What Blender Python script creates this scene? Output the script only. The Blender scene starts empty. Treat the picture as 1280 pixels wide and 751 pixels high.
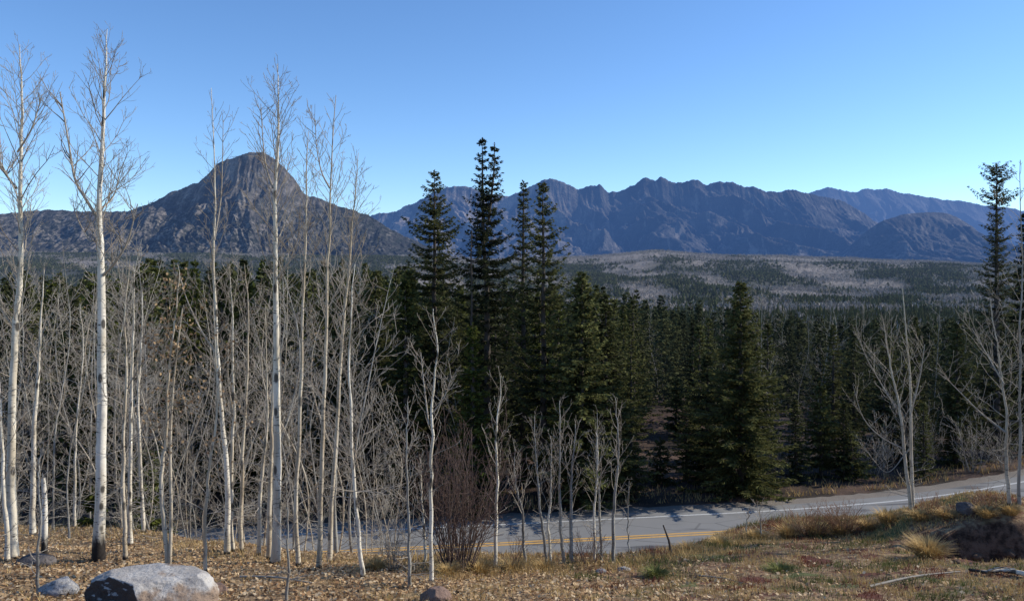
import bpy, bmesh, math, random
import numpy as np
from mathutils import Vector, noise as mn

R = math.radians
rng = random.Random(7)
nr = np.random.RandomState(11)
scene = bpy.context.scene
COL = scene.collection

# ------------------------------------------------------------------ view: eye at the origin, looking +Y, horizon at photo row 340
F = 1000.0; HX, HY = 640.0, 340.0
def at(px, py, d): return np.array([(px - HX) / F * d, d, (HY - py) / F * d])

cam = bpy.data.objects.new('camera', bpy.data.cameras.new('camera'))
COL.objects.link(cam); scene.camera = cam
cam.location = (0, 0, 0); cam.rotation_euler = (R(90), 0, 0)
cam.data.sensor_width = 36; cam.data.lens = 36 * F / 1280
cam.data.shift_y = -(375.5 - HY) / 1280
cam.data.clip_start = .1; cam.data.clip_end = 60000

SUN_AZ, SUN_EL = 78.0, 32.0       # degrees right of the view direction, above the horizon
w = bpy.data.worlds.new('World'); scene.world = w; w.use_nodes = True
nt = w.node_tree; bg = nt.nodes['Background']
sky = nt.nodes.new('ShaderNodeTexSky'); sky.sky_type = 'NISHITA'; sky.sun_disc = False
sky.sun_elevation = R(SUN_EL); sky.sun_rotation = R(SUN_AZ)
sky.altitude = 2700; sky.air_density = 1.15; sky.dust_density = .25; sky.ozone_density = 2.2
hs = nt.nodes.new('ShaderNodeHueSaturation'); hs.inputs['Saturation'].default_value = 1.1; hs.inputs['Value'].default_value = 1.2
mx = nt.nodes.new('ShaderNodeMix'); mx.data_type = 'RGBA'; mx.blend_type = 'MULTIPLY'; mx.inputs[0].default_value = 1; mx.inputs[7].default_value = (.86, .97, 1.1, 1)
nt.links.new(sky.outputs[0], hs.inputs['Color']); nt.links.new(hs.outputs[0], mx.inputs[6]); nt.links.new(mx.outputs[2], bg.inputs[0])
bg.inputs[1].default_value = .147
sl = bpy.data.lights.new('sun', 'SUN'); sl.energy = 5.0; sl.angle = R(.5); sl.color = (1, .93, .80)
sun = bpy.data.objects.new('sun', sl); COL.objects.link(sun)
sd = Vector((math.sin(R(SUN_AZ)) * math.cos(R(SUN_EL)), math.cos(R(SUN_AZ)) * math.cos(R(SUN_EL)), math.sin(R(SUN_EL))))
sun.rotation_euler = sd.to_track_quat('Z', 'Y').to_euler()
scene.view_settings.view_transform = 'Standard'; scene.view_settings.look = 'None'; scene.view_settings.exposure = 0
scene.render.engine = 'CYCLES'
scene.cycles.max_bounces = 5; scene.cycles.diffuse_bounces = 2; scene.cycles.transparent_max_bounces = 4

# ------------------------------------------------------------------ numpy noise
_perm = nr.permutation(512)
def _h(ix, iy, s): return _perm[(_perm[(ix + s * 57) & 511] + iy) & 511]
def perlin(x, y, s=0):
    x = np.asarray(x, float); y = np.asarray(y, float)
    ix = np.floor(x).astype(int); iy = np.floor(y).astype(int); fx = x - ix; fy = y - iy
    u = fx * fx * fx * (fx * (fx * 6 - 15) + 10); v = fy * fy * fy * (fy * (fy * 6 - 15) + 10)
    def g(a, b, dx, dy):
        t = _h(a, b, s) * (2 * math.pi / 512) * 7.13
        return np.cos(t) * dx + np.sin(t) * dy
    n00 = g(ix, iy, fx, fy); n10 = g(ix + 1, iy, fx - 1, fy); n01 = g(ix, iy + 1, fx, fy - 1); n11 = g(ix + 1, iy + 1, fx - 1, fy - 1)
    return (n00 * (1 - u) + n10 * u) * (1 - v) + (n01 * (1 - u) + n11 * u) * v
def fbm(x, y, o=4, s=0, g=.5):
    r = 0; a = 1; f = 1
    for i in range(o): r = r + a * perlin(x * f, y * f, s + i); a *= g; f *= 2.03
    return r
def ridged(x, y, o=4, s=0, g=.5):
    r = 0; a = 1; f = 1; t = 0
    for i in range(o): r = r + a * (1 - np.abs(perlin(x * f, y * f, s + i)) * 2.0); t += a; a *= g; f *= 2.1
    return np.clip(r / t, 0, 1)
def sstep(a, b, x): t = np.clip((x - a) / (b - a), 0, 1); return t * t * (3 - 2 * t)

# ------------------------------------------------------------------ meshes
def quick_mesh(name, verts, quads=None, tris=None, mat=None, smooth=False, tint=None):
    me = bpy.data.meshes.new(name)
    verts = np.asarray(verts, np.float32)
    q = np.zeros((0, 4), np.int32) if quads is None or len(quads) == 0 else np.asarray(quads, np.int32)
    t = np.zeros((0, 3), np.int32) if tris is None or len(tris) == 0 else np.asarray(tris, np.int32)
    me.vertices.add(len(verts)); me.vertices.foreach_set('co', verts.ravel())
    me.loops.add(q.size + t.size)
    me.loops.foreach_set('vertex_index', np.concatenate([q.ravel(), t.ravel()]))
    me.polygons.add(len(q) + len(t))
    st = np.concatenate([np.arange(len(q)) * 4, q.size + np.arange(len(t)) * 3]).astype(np.int32)
    me.polygons.foreach_set('loop_start', st)
    me.update(calc_edges=True)
    if smooth: me.polygons.foreach_set('use_smooth', np.ones(len(q) + len(t), bool))
    if tint is not None:
        a = me.attributes.new('tint', 'FLOAT', 'POINT'); a.data.foreach_set('value', np.asarray(tint, np.float32).ravel())
    if mat: me.materials.append(mat)
    return me
def obj(name, me, parent=None, loc=None):
    o = bpy.data.objects.new(name, me); COL.objects.link(o)
    if parent is not None: o.parent = parent
    if loc is not None: o.location = tuple(float(c) for c in loc)
    return o
def tag(o, label=None, cat=None, group=None, kind=None):
    if label: o['label'] = label
    if cat: o['category'] = cat
    if group: o['group'] = group
    if kind: o['kind'] = kind
    return o
def thing(name, label, cat, loc, group=None, rz=0.0):
    o = obj(name, None, loc=loc); o.rotation_euler.z = rz; o.empty_display_size = .3
    return tag(o, label, cat, group)

class Tubes:
    def __init__(s): s.V = []; s.Q = []; s.n = 0; s.T = []
    def add(s, pts, r, sides=4, tint=0.0):
        pts = np.asarray(pts, float); n = len(pts); r = np.broadcast_to(np.asarray(r, float), (n,))
        t = np.gradient(pts, axis=0); t /= np.linalg.norm(t, axis=1)[:, None] + 1e-9
        m = pts[-1] - pts[0]; ref = np.array([1., .13, 0]) if abs(m[0]) < .7 * np.linalg.norm(m) else np.array([0, .1, 1.])
        u = np.cross(t, ref); u /= np.linalg.norm(u, axis=1)[:, None] + 1e-9; v = np.cross(t, u)
        a = np.arange(sides) * 2 * math.pi / sides
        P = pts[:, None] + r[:, None, None] * (np.cos(a)[None, :, None] * u[:, None] + np.sin(a)[None, :, None] * v[:, None])
        s.V.append(P.reshape(-1, 3))
        i = np.arange(n - 1)[:, None] * sides; j = np.arange(sides)[None]; k = (j + 1) % sides
        s.Q.append((np.stack([i + j, i + k, i + sides + k, i + sides + j], -1) + s.n).reshape(-1, 4))
        s.T.append(np.full(n * sides, tint)); s.n += n * sides
    def mesh(s, name, mat, smooth=True): return quick_mesh(name, np.concatenate(s.V), np.concatenate(s.Q), None, mat, smooth, np.concatenate(s.T))

def smooth_path(pts, n):
    pts = np.asarray(pts, float)
    if len(pts) == 2: return pts[0] + (pts[1] - pts[0]) * np.linspace(0, 1, n)[:, None]
    P = np.vstack([2 * pts[0] - pts[1], pts, 2 * pts[-1] - pts[-2]]); k = len(pts) - 1; out = []
    for u in np.linspace(0, k - 1e-6, n):
        i = int(u); f = u - i; a, b, c, d = P[i:i + 4]
        out.append(.5 * (2 * b + (c - a) * f + (2 * a - 5 * b + 4 * c - d) * f * f + (3 * b - a - 3 * c + d) * f ** 3))
    return np.array(out)

# ------------------------------------------------------------------ materials
class NG:
    def __init__(s, name):
        s.m = bpy.data.materials.new(name); s.m.use_nodes = True; s.t = s.m.node_tree; s.t.nodes.clear()
        s.out = s.n('ShaderNodeOutputMaterial')
    def n(s, ty, **kw):
        x = s.t.nodes.new(ty)
        for k, v in kw.items(): setattr(x, k, v)
        return x
    def put(s, sock, v):
        if isinstance(v, bpy.types.NodeSocket): s.t.links.new(v, sock)
        elif isinstance(v, (tuple, list)) and len(v) == 3 and sock.type == 'RGBA': sock.default_value = (*v, 1)
        else: sock.default_value = v
    def math(s, op, a, b=0.0, c=0.0, clamp=False):
        x = s.n('ShaderNodeMath', operation=op, use_clamp=clamp)
        s.put(x.inputs[0], a); s.put(x.inputs[1], b); s.put(x.inputs[2], c); return x.outputs[0]
    def mix(s, f, a, b, ty='MIX'):
        x = s.n('ShaderNodeMix', data_type='RGBA', blend_type=ty, clamp_factor=True)
        s.put(x.inputs[0], f); s.put(x.inputs[6], a); s.put(x.inputs[7], b); return x.outputs[2]
    def ramp(s, f, a, b, lo=0.0, hi=1.0):
        x = s.n('ShaderNodeMapRange', interpolation_type='SMOOTHSTEP')
        s.put(x.inputs[0], f); x.inputs[1].default_value = a; x.inputs[2].default_value = b; x.inputs[3].default_value = lo; x.inputs[4].default_value = hi
        return x.outputs[0]
    def map(s, co, scale=(1, 1, 1)):
        x = s.n('ShaderNodeMapping'); s.put(x.inputs[0], co); x.inputs['Scale'].default_value = scale; return x.outputs[0]
    def noise(s, co, sc=1.0, det=4.0, rough=.5, dist=0.0):
        x = s.n('ShaderNodeTexNoise'); s.put(x.inputs['Vector'], co); x.inputs['Scale'].default_value = sc
        x.inputs['Detail'].default_value = det; x.inputs['Roughness'].default_value = rough; x.inputs['Distortion'].default_value = dist
        return x.outputs[0]
    def vor(s, co, sc=1.0, feat='F1', out=0):
        x = s.n('ShaderNodeTexVoronoi', feature=feat); s.put(x.inputs['Vector'], co); x.inputs['Scale'].default_value = sc; return x.outputs[out]
    def world(s): return s.n('ShaderNodeNewGeometry').outputs['Position']
    def obj(s): return s.n('ShaderNodeTexCoord').outputs['Object']
    def attr(s, name='tint'): return s.n('ShaderNodeAttribute', attribute_name=name).outputs['Fac']
    def rand(s): return s.n('ShaderNodeObjectInfo').outputs['Random']
    def bump(s, h, st=.5, d=.02):
        x = s.n('ShaderNodeBump'); s.put(x.inputs['Height'], h); x.inputs['Strength'].default_value = st; x.inputs['Distance'].default_value = d; return x.outputs[0]
    def done(s, col, rough=.9, nrm=None, spec=.2, haze=None, hazecol=(.15, .24, .46), trans=None):
        b = s.n('ShaderNodeBsdfPrincipled'); s.put(b.inputs['Base Color'], col); s.put(b.inputs['Roughness'], rough); b.inputs['Specular IOR Level'].default_value = spec
        if nrm is not None: s.put(b.inputs['Normal'], nrm)
        sh = b.outputs[0]
        if trans:
            tb = s.n('ShaderNodeBsdfTranslucent'); s.put(tb.inputs[0], col); ms = s.n('ShaderNodeMixShader'); ms.inputs[0].default_value = trans
            s.t.links.new(sh, ms.inputs[1]); s.t.links.new(tb.outputs[0], ms.inputs[2]); sh = ms.outputs[0]
        if haze:      # valley haze painted into the material as blue glow, growing with distance from origin
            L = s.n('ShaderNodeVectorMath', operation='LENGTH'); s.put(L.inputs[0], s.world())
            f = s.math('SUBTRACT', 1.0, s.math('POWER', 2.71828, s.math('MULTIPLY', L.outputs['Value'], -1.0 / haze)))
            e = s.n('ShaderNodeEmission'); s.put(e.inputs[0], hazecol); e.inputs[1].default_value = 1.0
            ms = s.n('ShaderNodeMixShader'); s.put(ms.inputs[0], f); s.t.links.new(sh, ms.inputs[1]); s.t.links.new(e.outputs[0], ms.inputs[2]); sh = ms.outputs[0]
        s.t.links.new(sh, s.out.inputs[0]); return s.m
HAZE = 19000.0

def mat_bark(name, pale, shade, dark_base, contrast=1.0):
    g = NG(name); co = g.obj(); rn = g.rand()
    off = g.n('ShaderNodeVectorMath', operation='ADD'); g.put(off.inputs[0], co)
    cb = g.n('ShaderNodeCombineXYZ'); g.put(cb.inputs[0], g.math('MULTIPLY', rn, 37.0)); g.put(cb.inputs[2], g.math('MULTIPLY', rn, 91.0)); g.put(off.inputs[1], cb.outputs[0])
    p = off.outputs[0]
    c = g.mix(g.ramp(g.noise(g.map(p, (5, 5, 1.3)), 1.0, 5), .35, .65), pale, shade)
    lines = g.ramp(g.noise(g.map(p, (9, 9, 42)), 1.0, 3, .6), .59, .65)
    gate = g.ramp(g.noise(g.map(p, (2, 2, 2.2)), 1.0, 2), .36, .52)
    eyes = g.ramp(g.vor(g.map(p, (5, 5, 2.3)), 1.0), .15, .27, 1.0, 0.0)
    dk = g.math('MAXIMUM', g.math('MULTIPLY', lines, gate), g.math('MULTIPLY', eyes, .9))
    c = g.mix(g.math('MULTIPLY', dk, contrast), c, (.035, .03, .026))
    if dark_base:
        sp = g.n('ShaderNodeSeparateXYZ'); g.put(sp.inputs[0], co)
        zz = g.math('ADD', sp.outputs[2], g.math('MULTIPLY', g.noise(g.map(p, (14, 14, 5)), 1.0, 4), -.45 * dark_base))
        c = g.mix(g.ramp(zz, .05 * dark_base, .32 * dark_base, 1.0, 0.0), c, (.03, .025, .022))
    return g.done(c, .75, g.bump(g.noise(g.map(p, (20, 20, 30)), 1.0, 4), .5, .01))
M_ASP = mat_bark('aspen_bark', (.76, .69, .56), (.5, .43, .32), .15)
M_ASPD = mat_bark('aspen_bark_blackfoot', (.76, .71, .61), (.54, .48, .38), 1.15)
M_ASPT = mat_bark('aspen_bark_tan', (.6, .52, .39), (.4, .32, .22), .2, .8)
M_ASPG = mat_bark('aspen_bark_grey', (.36, .34, .29), (.22, .2, .17), 0, .6)

def mat_twig(name, a, b):
    g = NG(name); co = g.obj()
    c = g.mix(g.noise(co, 3.0, 3), a, b); c = g.mix(g.attr(), c, (.16, .12, .095)); c = g.mix(g.math('MULTIPLY', g.rand(), .4), c, (.12, .1, .08)); return g.done(c, .85)
M_TWIG = mat_twig('aspen_twig', (.56, .49, .4), (.33, .28, .22))
M_TWIGG = mat_twig('aspen_twig_grey', (.52, .47, .39), (.25, .22, .175))
M_TWIGD = mat_twig('aspen_twig_dull', (.3, .265, .21), (.17, .145, .115))
M_RUST = mat_twig('rust_twig', (.36, .17, .08), (.2, .1, .05))
M_SHRUB = mat_twig('shrub_twig', (.17, .105, .085), (.09, .06, .05))

def mat_needles(name, a, b, haze=None):
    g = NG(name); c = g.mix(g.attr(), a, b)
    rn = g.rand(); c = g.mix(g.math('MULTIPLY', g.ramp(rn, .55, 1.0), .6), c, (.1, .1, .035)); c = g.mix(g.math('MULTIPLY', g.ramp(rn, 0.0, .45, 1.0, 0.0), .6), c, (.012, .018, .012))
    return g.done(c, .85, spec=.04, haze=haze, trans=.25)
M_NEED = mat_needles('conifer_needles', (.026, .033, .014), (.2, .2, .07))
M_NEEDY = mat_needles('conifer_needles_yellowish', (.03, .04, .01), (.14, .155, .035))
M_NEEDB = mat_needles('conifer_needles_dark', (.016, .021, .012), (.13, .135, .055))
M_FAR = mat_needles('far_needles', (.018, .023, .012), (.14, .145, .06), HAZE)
def mat_cbark():
    g = NG('conifer_bark'); co = g.obj()
    c = g.mix(g.noise(g.map(co, (8, 8, 2)), 1.0, 5), (.045, .035, .027), (.12, .1, .085)); return g.done(c, .9)
M_CBARK = mat_cbark()
def mat_farasp():
    g = NG('far_aspen_twigs'); c = g.mix(g.attr(), (.17, .145, .12), (.4, .345, .295)); return g.done(c, .95, haze=HAZE)
M_FARASP = mat_farasp()

# ------------------------------------------------------------------ terrain
_X = np.linspace(-120, 120, 961)
def _curve(xs, ys, sm=3.0):
    t = np.interp(_X, xs, ys); k = int(sm / .25); ker = np.hanning(2 * k + 1); ker /= ker.sum()
    return np.convolve(np.pad(t, k, mode='edge'), ker, 'valid')
_rd = _curve([-120, -80, -23, -6.7, 0, 8, 13.5, 17.3, 23.3, 27.5, 45, 80, 120], [33, 34, 36.5, 37.5, 38, 38.8, 39.5, 40.1, 41.4, 42.7, 50, 68, 92], 5)
_rz = _curve([-120, -80, -23, -6.7, 0, 8, 13.5, 17.3, 23.3, 27.5, 45, 80, 120], [-16.5, -15, -13.6, -13.1, -12.95, -12.8, -12.75, -12.7, -12.6, -12.45, -12.0, -11.3, -10], 5)
_rg = np.gradient(_rd, _X)
_E = _curve([-120, -40, -15.4, -9.5, -6.3, -4, 0, 1.7, 3.4, 7.2, 11, 14, 20, 120], [24, 24, 23.5, 20.5, 17.3, 15.6, 14.6, 14.6, 16, 20, 22, 22.5, 23, 23], 1.2)
def ri(x, t): return np.interp(x, _X, t)
def road_w(x, d): return (d - ri(x, _rd)) / np.sqrt(1 + ri(x, _rg) ** 2)
_PD = [0, 46, 60, 80, 110, 160, 300, 600, 1200, 1800, 2500, 3400, 3900, 5000, 40000]
_PZ = [-13, -13, -13.3, -14.5, -17, -22, -31, -40, -44, -28, 8, 0, -10, -60, -300]
def terrain(x, d):
    x = np.asarray(x, float); d = np.asarray(d, float)
    e = ri(x, _E); s = .247 - .017 * sstep(2, 9, x)
    bump = fbm(x * .35, d * .35, 4, 3) * .13 + fbm(x * 1.7, d * 1.7, 3, 9) * .035
    zb = -1.7 - s * np.minimum(d, e)
    over = np.maximum(d - e, 0)
    zb = zb - .6 * (np.sqrt(over ** 2 + .8) - math.sqrt(.8)) + bump
    # eroded mound at the right and its hollow
    mx, md = x - 9.2, d - 14.6
    zb = zb + .95 * np.exp(-((x - 9.9) / 2.0) ** 2 - ((d - 16.6) / 1.5) ** 2) * sstep(6.9, 8.2, x)
    hole = sstep(7.3, 7.75, x + .25 * perlin(d * 1.5, x * 1.5, 4)) * sstep(12.6, 13.6, d) * (1 - sstep(15.0, 15.45, d + .3 * perlin(x * 1.6, 3.1, 5)))
    zb = zb - .78 * hole + hole * (.12 * fbm(x * 2.5, d * 2.5, 4, 12))
    zb = zb + .3 * np.exp(-((x - 7.2) / 3.2) ** 2 - ((d - 18.5) / 1.2) ** 2)
    rz = ri(x, _rz); rw = road_w(x, d)
    ditch = rz - .30 + .24 * sstep(-6.6, -5.4, rw)
    k = .7; near = np.where(np.abs(zb - ditch) < 6, np.log(np.exp((zb - ditch) / k) + 1) * k + ditch, np.maximum(zb, ditch))
    near = np.where(rw > -5.5, rz - .06, near)
    t = sstep(5.2, 10, rw)
    xn = (x / np.maximum(d, 1)) * F + HX
    ply = np.interp(xn, [-600, 0, 200, 500, 600, 740, 820, 900, 980, 1230, 1800], [316, 318, 318, 321, 327, 324, 314, 321, 323, 332, 332])
    farz = np.interp(d, _PD, _PZ)
    pl = sstep(2100, 3450, d) * (1 - sstep(3450, 4300, d))
    farz = farz + pl * ((HY - ply) / F * 3450)
    amp = np.clip((d - 44) / 260, 0, 1)
    farz = farz + amp * (fbm(x / 130, d / 130, 3, 20) * 4) + np.clip((d - 300) / 1500, 0, 1) * (fbm(x / 520, d / 380, 4, 30) * 34) * (1 - .8 * pl)
    farz = farz + .5 * fbm(x * .12, d * .12, 3, 40) * np.clip((d - 46) / 10, 0, 1) * (d < 400)
    # low dirt bank beyond the road
    farz = farz + 1.6 * np.exp(-((d - 74) / 5.0) ** 2) * np.exp(-((x - 15) / 9.0) ** 2)
    beyond = (rz - .06) * (1 - t) + (farz + (rz + 13) * np.exp(-np.maximum(d - 46, 0) / 30)) * t
    z = np.where(rw > 5.2, beyond, near)
    return z
def tz(x, d): return float(terrain(np.array([x]), np.array([d]))[0])
def gnd(px, d): x = (px - HX) / F * d; return np.array([x, d, tz(x, d)])
def find(px, py, lo=6.0, hi=34.0):
    """ground point seen at a photo pixel on the near bank"""
    d = np.linspace(lo, hi, 1500); x = (px - HX) / F * d; z = terrain(x, d); row = HY - z / d * F
    i = np.argmax(row <= py) if np.any(row <= py) else int(np.argmin(np.abs(row - py)))
    return np.array([x[i], d[i], z[i]])

def band(X, D):
    D = np.maximum(D, 20); return fbm(X / D * 9.5 + 3 + np.log(D), np.log(D) * 3.4, 4, 71, .6) + .3 * fbm(X / 30, D / 45, 2, 75) + .1 * (1 - sstep(250, 900, D)) + .16 * np.exp(-((D - 2050) / 420) ** 2) - .3 * sstep(2650, 3050, D) + .35 * (1 - sstep(-.18, -.06, X / D)) + .05
def grade(lo, hi, step, far, n):
    inner = np.arange(lo, hi, step); g = (np.geomspace(1, 1 + (far), n) - 1)
    return inner, g
xi = np.arange(-27, 27, .13); xo = 27 + (np.geomspace(.3, 22000, 90)); gx = np.concatenate([-xo[::-1], xi, xo])
gy = np.concatenate([np.linspace(-60, 5, 14), np.arange(5.5, 27, .11), np.arange(27, 50, .25), 50 + np.geomspace(.4, 4400, 230), np.geomspace(4700, 30000, 14)])
GX, GY = np.meshgrid(gx, gy); GZ = terrain(GX, GY)
GZ = np.where(GY < 5, -1.7 - .247 * np.maximum(GY, 0), GZ)
nx = len(gx); ny = len(gy); ii = np.arange(ny - 1)[:, None] * nx + np.arange(nx - 1)[None]
GQ = np.stack([ii, ii + 1, ii + nx + 1, ii + nx], -1).reshape(-1, 4)

def mat_ground():
    g = NG('ground_soil'); p = g.world(); sp = g.n('ShaderNodeSeparateXYZ'); g.put(sp.inputs[0], p); X, Y = sp.outputs[0], sp.outputs[1]
    n1 = g.noise(p, .9, 6); n2 = g.noise(p, 7, 6, .65); n3 = g.noise(p, 30, 3, .6)
    litter = g.mix(g.ramp(n2, .38, .62), (.11, .065, .036), (.4, .27, .15))
    litter = g.mix(g.ramp(g.vor(p, 16), .1, .55), g.mix(n3, (.36, .27, .16), (.22, .15, .08)), litter)
    turf = g.mix(g.ramp(n2, .4, .62), (.14, .075, .045), (.34, .235, .13))
    turf = g.mix(g.ramp(n1, .52, .62), turf, g.mix(n3, (.07, .085, .03), (.16, .16, .06)))
    turf = g.mix(g.ramp(g.noise(p, 1.6, 4), .56, .64), turf, (.13, .05, .033))
    xb = g.math('ADD', X, g.math('MULTIPLY', n1, 3.0))
    near = g.mix(g.ramp(xb, -1.5, 5.0), litter, turf)
    nz = g.n('ShaderNodeSeparateXYZ'); g.put(nz.inputs[0], g.n('ShaderNodeNewGeometry').outputs['Normal'])
    steep = g.math('MULTIPLY', g.ramp(nz.outputs[2], .62, .82, 1.0, 0.0), g.ramp(Y, 18, 20, 1.0, 0.0))
    near = g.mix(steep, near, g.mix(g.ramp(n2, .35, .65), (.035, .02, .013), (.17, .1, .065)))
    floor = g.mix(g.ramp(g.noise(p, .35, 6, .65), .4, .65), (.035, .026, .02), (.12, .075, .055))
    c = g.mix(g.ramp(Y, 25, 34), near, floor)
    valley = g.mix(g.ramp(g.noise(g.map(p, (.004, .012, .01)), 1.0, 7, .65), .42, .6), (.25, .215, .18), (.08, .075, .055))
    valley = g.mix(g.ramp(g.noise(g.map(p, (.05, .05, .05)), 1.0, 6, .75), .35, .65), valley, (.3, .255, .22))
    valley = g.mix(g.attr(), valley, g.mix(g.noise(p, .05, 5), (.035, .04, .028), (.085, .08, .06)))
    c = g.mix(g.ramp(Y, 130, 420), c, valley)
    h = g.math('ADD', n2, g.math('MULTIPLY', n3, .5))
    return g.done(c, .95, g.bump(h, .9, .05), haze=HAZE)
M_GROUND = mat_ground()
tag(obj('ground', quick_mesh('ground', np.stack([GX, GY, GZ], -1).reshape(-1, 3), GQ, None, M_GROUND, True, sstep(-.02, .12, band(GX, GY)).ravel())), kind='structure')

# ------------------------------------------------------------------ road
def ribbon(name, w0, w1, lift, mat, thick=0.0, x0=-90, x1=110, wob=0.0):
    xs = np.arange(x0, x1, .5); c = np.stack([xs, ri(xs, _rd), ri(xs, _rz)], 1); t = np.gradient(c, axis=0); t[:, 2] = 0; t /= np.linalg.norm(t, axis=1)[:, None]
    n = np.stack([-t[:, 1], t[:, 0], 0 * xs], 1)
    crown = lambda ww: -.018 * abs(ww)
    k = 9 if w1 - w0 > 2 else 2; W = np.linspace(w0, w1, k); rows = []
    for q, ww in enumerate(W):
        e = wob * fbm(xs * .9, xs * 0 + ww, 3, 61) if q in (0, k - 1) else 0 * xs
        rows.append(c + n * (ww + e)[:, None] + np.array([0, 0, lift + crown(ww) + .09]))
    if thick: rows = [rows[0] - np.array([0, .12, thick])] + rows + [rows[-1] - np.array([0, -.12, thick])]
    V = np.stack(rows, 1); m = len(rows); i = np.arange(len(xs) - 1)[:, None] * m + np.arange(m - 1)[None]
    q = np.stack([i, i + m, i + m + 1, i + 1], -1).reshape(-1, 4)
    return tag(obj(name, quick_mesh(name, V.reshape(-1, 3), q, None, mat, False)), kind='structure')
def mat_asphalt():
    g = NG('asphalt'); p = g.world()
    c = g.mix(g.noise(p, .5, 6, .6), (.19, .188, .185), (.26, .255, .245))
    c = g.mix(g.ramp(g.noise(p, 60, 3), .45, .7), c, (.26, .255, .245))
    c = g.mix(g.ramp(g.noise(g.map(p, (.25, 1.6, 1)), 1.0, 5), .55, .7), c, (.1, .1, .105))
    cr = g.vor(g.mix(.3, g.map(p, (.3, .6, 1)), g.n('ShaderNodeTexNoise').outputs[1]), 1.0, 'DISTANCE_TO_EDGE')
    c = g.mix(g.ramp(cr, .003, .012, .4, 0.0), c, (.06, .06, .062))
    return g.done(c, .85, g.bump(g.noise(p, 70, 2), .3, .01))
def mat_paint(name, col, worn):
    g = NG(name); p = g.world(); return g.done(g.mix(g.ramp(g.noise(p, 9, 6, .7), .5, .72), col, worn), .7)
def mat_gravel():
    g = NG('gravel'); p = g.world(); return g.done(g.mix(g.noise(p, 14, 6, .7), (.1, .085, .07), (.34, .3, .26)), .95, g.bump(g.noise(p, 25, 3), .8, .03))
M_ASPHALT = mat_asphalt()
ribbon('road_shoulder', -4.9, 5.0, -.034, mat_gravel(), .1, wob=.35)
ribbon('road', -3.9, 4.0, -.012, M_ASPHALT, .06)
MW = mat_paint('white_road_paint', (.55, .55, .53), (.3, .3, .3)); MY = mat_paint('yellow_road_paint', (.62, .36, .11), (.36, .27, .16))
ribbon('road_edge_line', -3.14, -3.0, -.007, MW); ribbon('road_edge_line', 2.98, 3.14, -.007, MW)
ribbon('road_centre_line', -.24, -.07, -.007, MY); ribbon('road_centre_line', .07, .24, -.007, MY)

# ------------------------------------------------------------------ mountains
def mat_rock(name, dark, mid, light, forest, haze, fz, hcol=(.13, .25, .58), sc=1.0, veg=(.5, .62), warm=(-100, 1100), wk=1.0):
    g = NG(name); p = g.world(); sp = g.n('ShaderNodeSeparateXYZ'); g.put(sp.inputs[0], p)
    n = g.noise(g.map(p, (.004 * sc, .004 * sc, .0016 * sc)), 1.0, 9, .66, .4)
    c = g.mix(g.ramp(n, .38, .6), dark, mid)
    streak = g.noise(g.map(p, (.012 * sc, .004 * sc, .0025 * sc)), 1.0, 7, .65, .8)
    c = g.mix(g.ramp(streak, .53, .64), c, light)
    wr = g.ramp(g.math('ADD', sp.outputs[0], g.math('MULTIPLY', n, 900.0)), warm[0] + 450, warm[1] + 450, 1.0, 0.0)
    c = g.mix(g.math('MULTIPLY', g.math('MULTIPLY', wr, wk), g.ramp(streak, .42, .58, .15, .85)), c, g.mix(n, (.28, .235, .2), (.5, .43, .37)))
    fn = g.noise(g.map(p, (.02 * sc, .02 * sc, .03 * sc)), 1.0, 6, .75)
    v = g.ramp(fn, veg[0] - .05, veg[1])
    low = g.ramp(g.math('ADD', sp.outputs[2], g.math('MULTIPLY', n, -fz * .9)), fz * .05, fz * .5, 1.0, .35)
    c = g.mix(g.math('MULTIPLY', v, low), c, forest)
    h = g.noise(g.map(p, (.01 * sc, .01 * sc, .01 * sc)), 1.0, 10, .7)
    return g.done(c, .95, g.bump(h, .8, 45 / sc), haze=haze, hazecol=hcol)
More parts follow.
